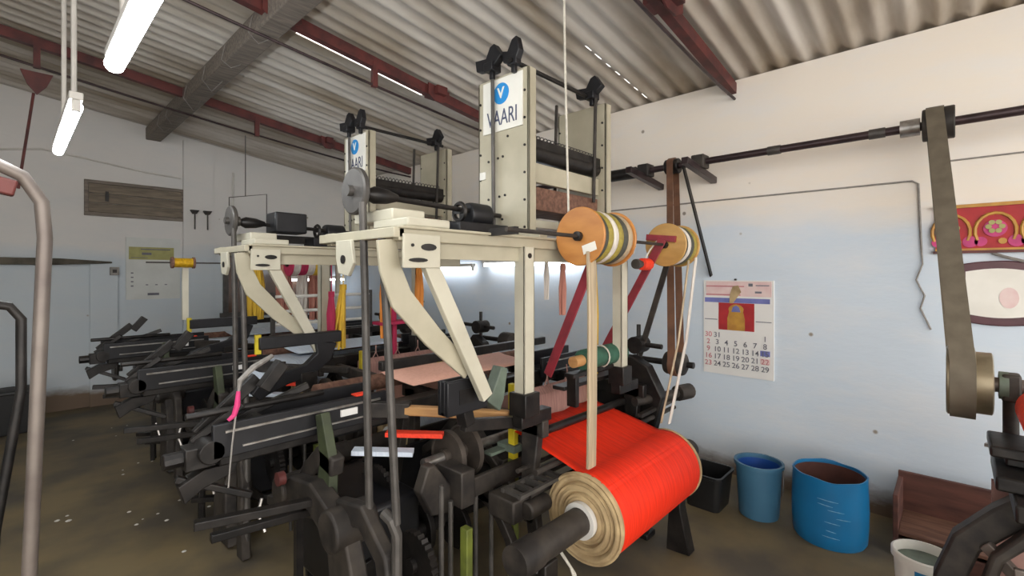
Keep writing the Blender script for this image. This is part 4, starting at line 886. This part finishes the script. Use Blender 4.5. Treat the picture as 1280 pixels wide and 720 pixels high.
for x, label in ((1.72, 'small dark wall hook left of the wire hanger, on the back wall'), (1.87, 'dark wall hook with short rod on the corner pilaster')):
    h = thing('wall_hook', (x, WY-.05, 2.38), label, 'hook')
    MB().prism([(x-.05, 2.46), (x+.05, 2.46), (x+.02, 2.41), (x-.02, 2.41)], 'xz', WY-.12, WY-.05).build('bracket', 'iron_l', h)
    MB().cyl((x, WY-.09, 2.2), (x, WY-.09, 2.43), .009, 8).build('rod', 'grey_metal', h)

# ------------------------------------------------------------------ foreground pipes at the left edge
fp = thing('pipe_stand', (-.02, 1.52, 0), 'tall bent grey brown pipe standing in the left foreground', 'pipe')
MB().tube([(-.62, 1.44, 1.98), (-.20, 1.48, 1.885), (-.05, 1.49, 1.85), (.02, 1.50, 1.815), (.05, 1.50, 1.76), (.055, 1.50, 1.68), (.03, 1.50, .92), (-.01, 1.50, 0)], .0135, 16).build('pipe', 'pipe', fp)
MB().bar((-.06, 1.50, 1.80), (.01, 1.50, 1.785), .03, .035).build('clamp', 'red_paint', fp, bevel=.004)
hr = MB().cyl((.14, 5.66, 3.12), (.05, 5.62, 2.3), .010, 8)
tag(hr.build('hanging_rod', 'red_paint'), 'thin dark red rod hanging from the truss at the upper left', 'rod')
dp = thing('bent_handle', (-.06, 2.1, 0), 'dark bent pipe handle behind the tall pipe at the left edge', 'pipe')
MB().tube([(-.45, 2.0, 1.57), (-.10, 2.08, 1.525), (0, 2.1, 1.50), (.025, 2.1, 1.46), (.025, 2.1, 1.24), (-.03, 2.1, .82), (-.06, 2.1, 0)], .013, 12).build('pipe', 'iron', dp)
tag(MB().lathe((.0, 6.95, 0), (0, 0, 1), [(.1, 0), (.20, 0), (.24, .40), (.25, .41), (.25, .43), (.225, .43), (.19, .02), (.1, .02)], 4).build('black_bin', 'black_p', bevel=.02, smooth=False), 'black square bin on the floor by the back wall at the left edge', 'bin')

# lint on the floor
m = MB()
for i in range(46):
    x, y = R.uniform(-.3, 1.0), R.uniform(1.9, 6.5)
    if i < 8: x, y = R.uniform(.35, .8), R.uniform(2.2, 5.2)
    s = R.uniform(.006, .02); m.lathe((x, y, 0), (0, 0, 1), [(s*.5, 0), (s, s*.2), (s*.4, s*.5)], 6)
o = m.build('lint_scraps', 'lint', origin=(0, 0, 0)); o['kind'] = 'stuff'; o['label'] = 'white lint scraps scattered on the dusty floor'; o['category'] = 'lint'

# ------------------------------------------------------------------ daylight and camera
wd = bpy.data.worlds.new('World'); scene.world = wd; wd.use_nodes = True
bg = wd.node_tree.nodes['Background']; bg.inputs['Color'].default_value = (1.0, 0.965, 0.915, 1); bg.inputs['Strength'].default_value = 3.4
cam = bpy.data.cameras.new('camera'); co = bpy.data.objects.new('camera', cam); COL.objects.link(co)
co.location = (0, 0, 1.6); co.rotation_euler = (PI/2, 0, math.radians(-46.8))
cam.sensor_width = 36; cam.lens = 590/1280*36; cam.shift_y = -18/1280; cam.clip_start = 0.05
scene.camera = co
for o in bpy.data.objects:
    if '_o' in o: del o['_o']
scene.view_settings.view_transform = 'Standard'; scene.view_settings.look = 'None'
scene.view_settings.exposure = 0.45; scene.view_settings.gamma = 1; scene.view_settings.use_curve_mapping = False
scene.cycles.max_bounces = 8; scene.cycles.diffuse_bounces = 5
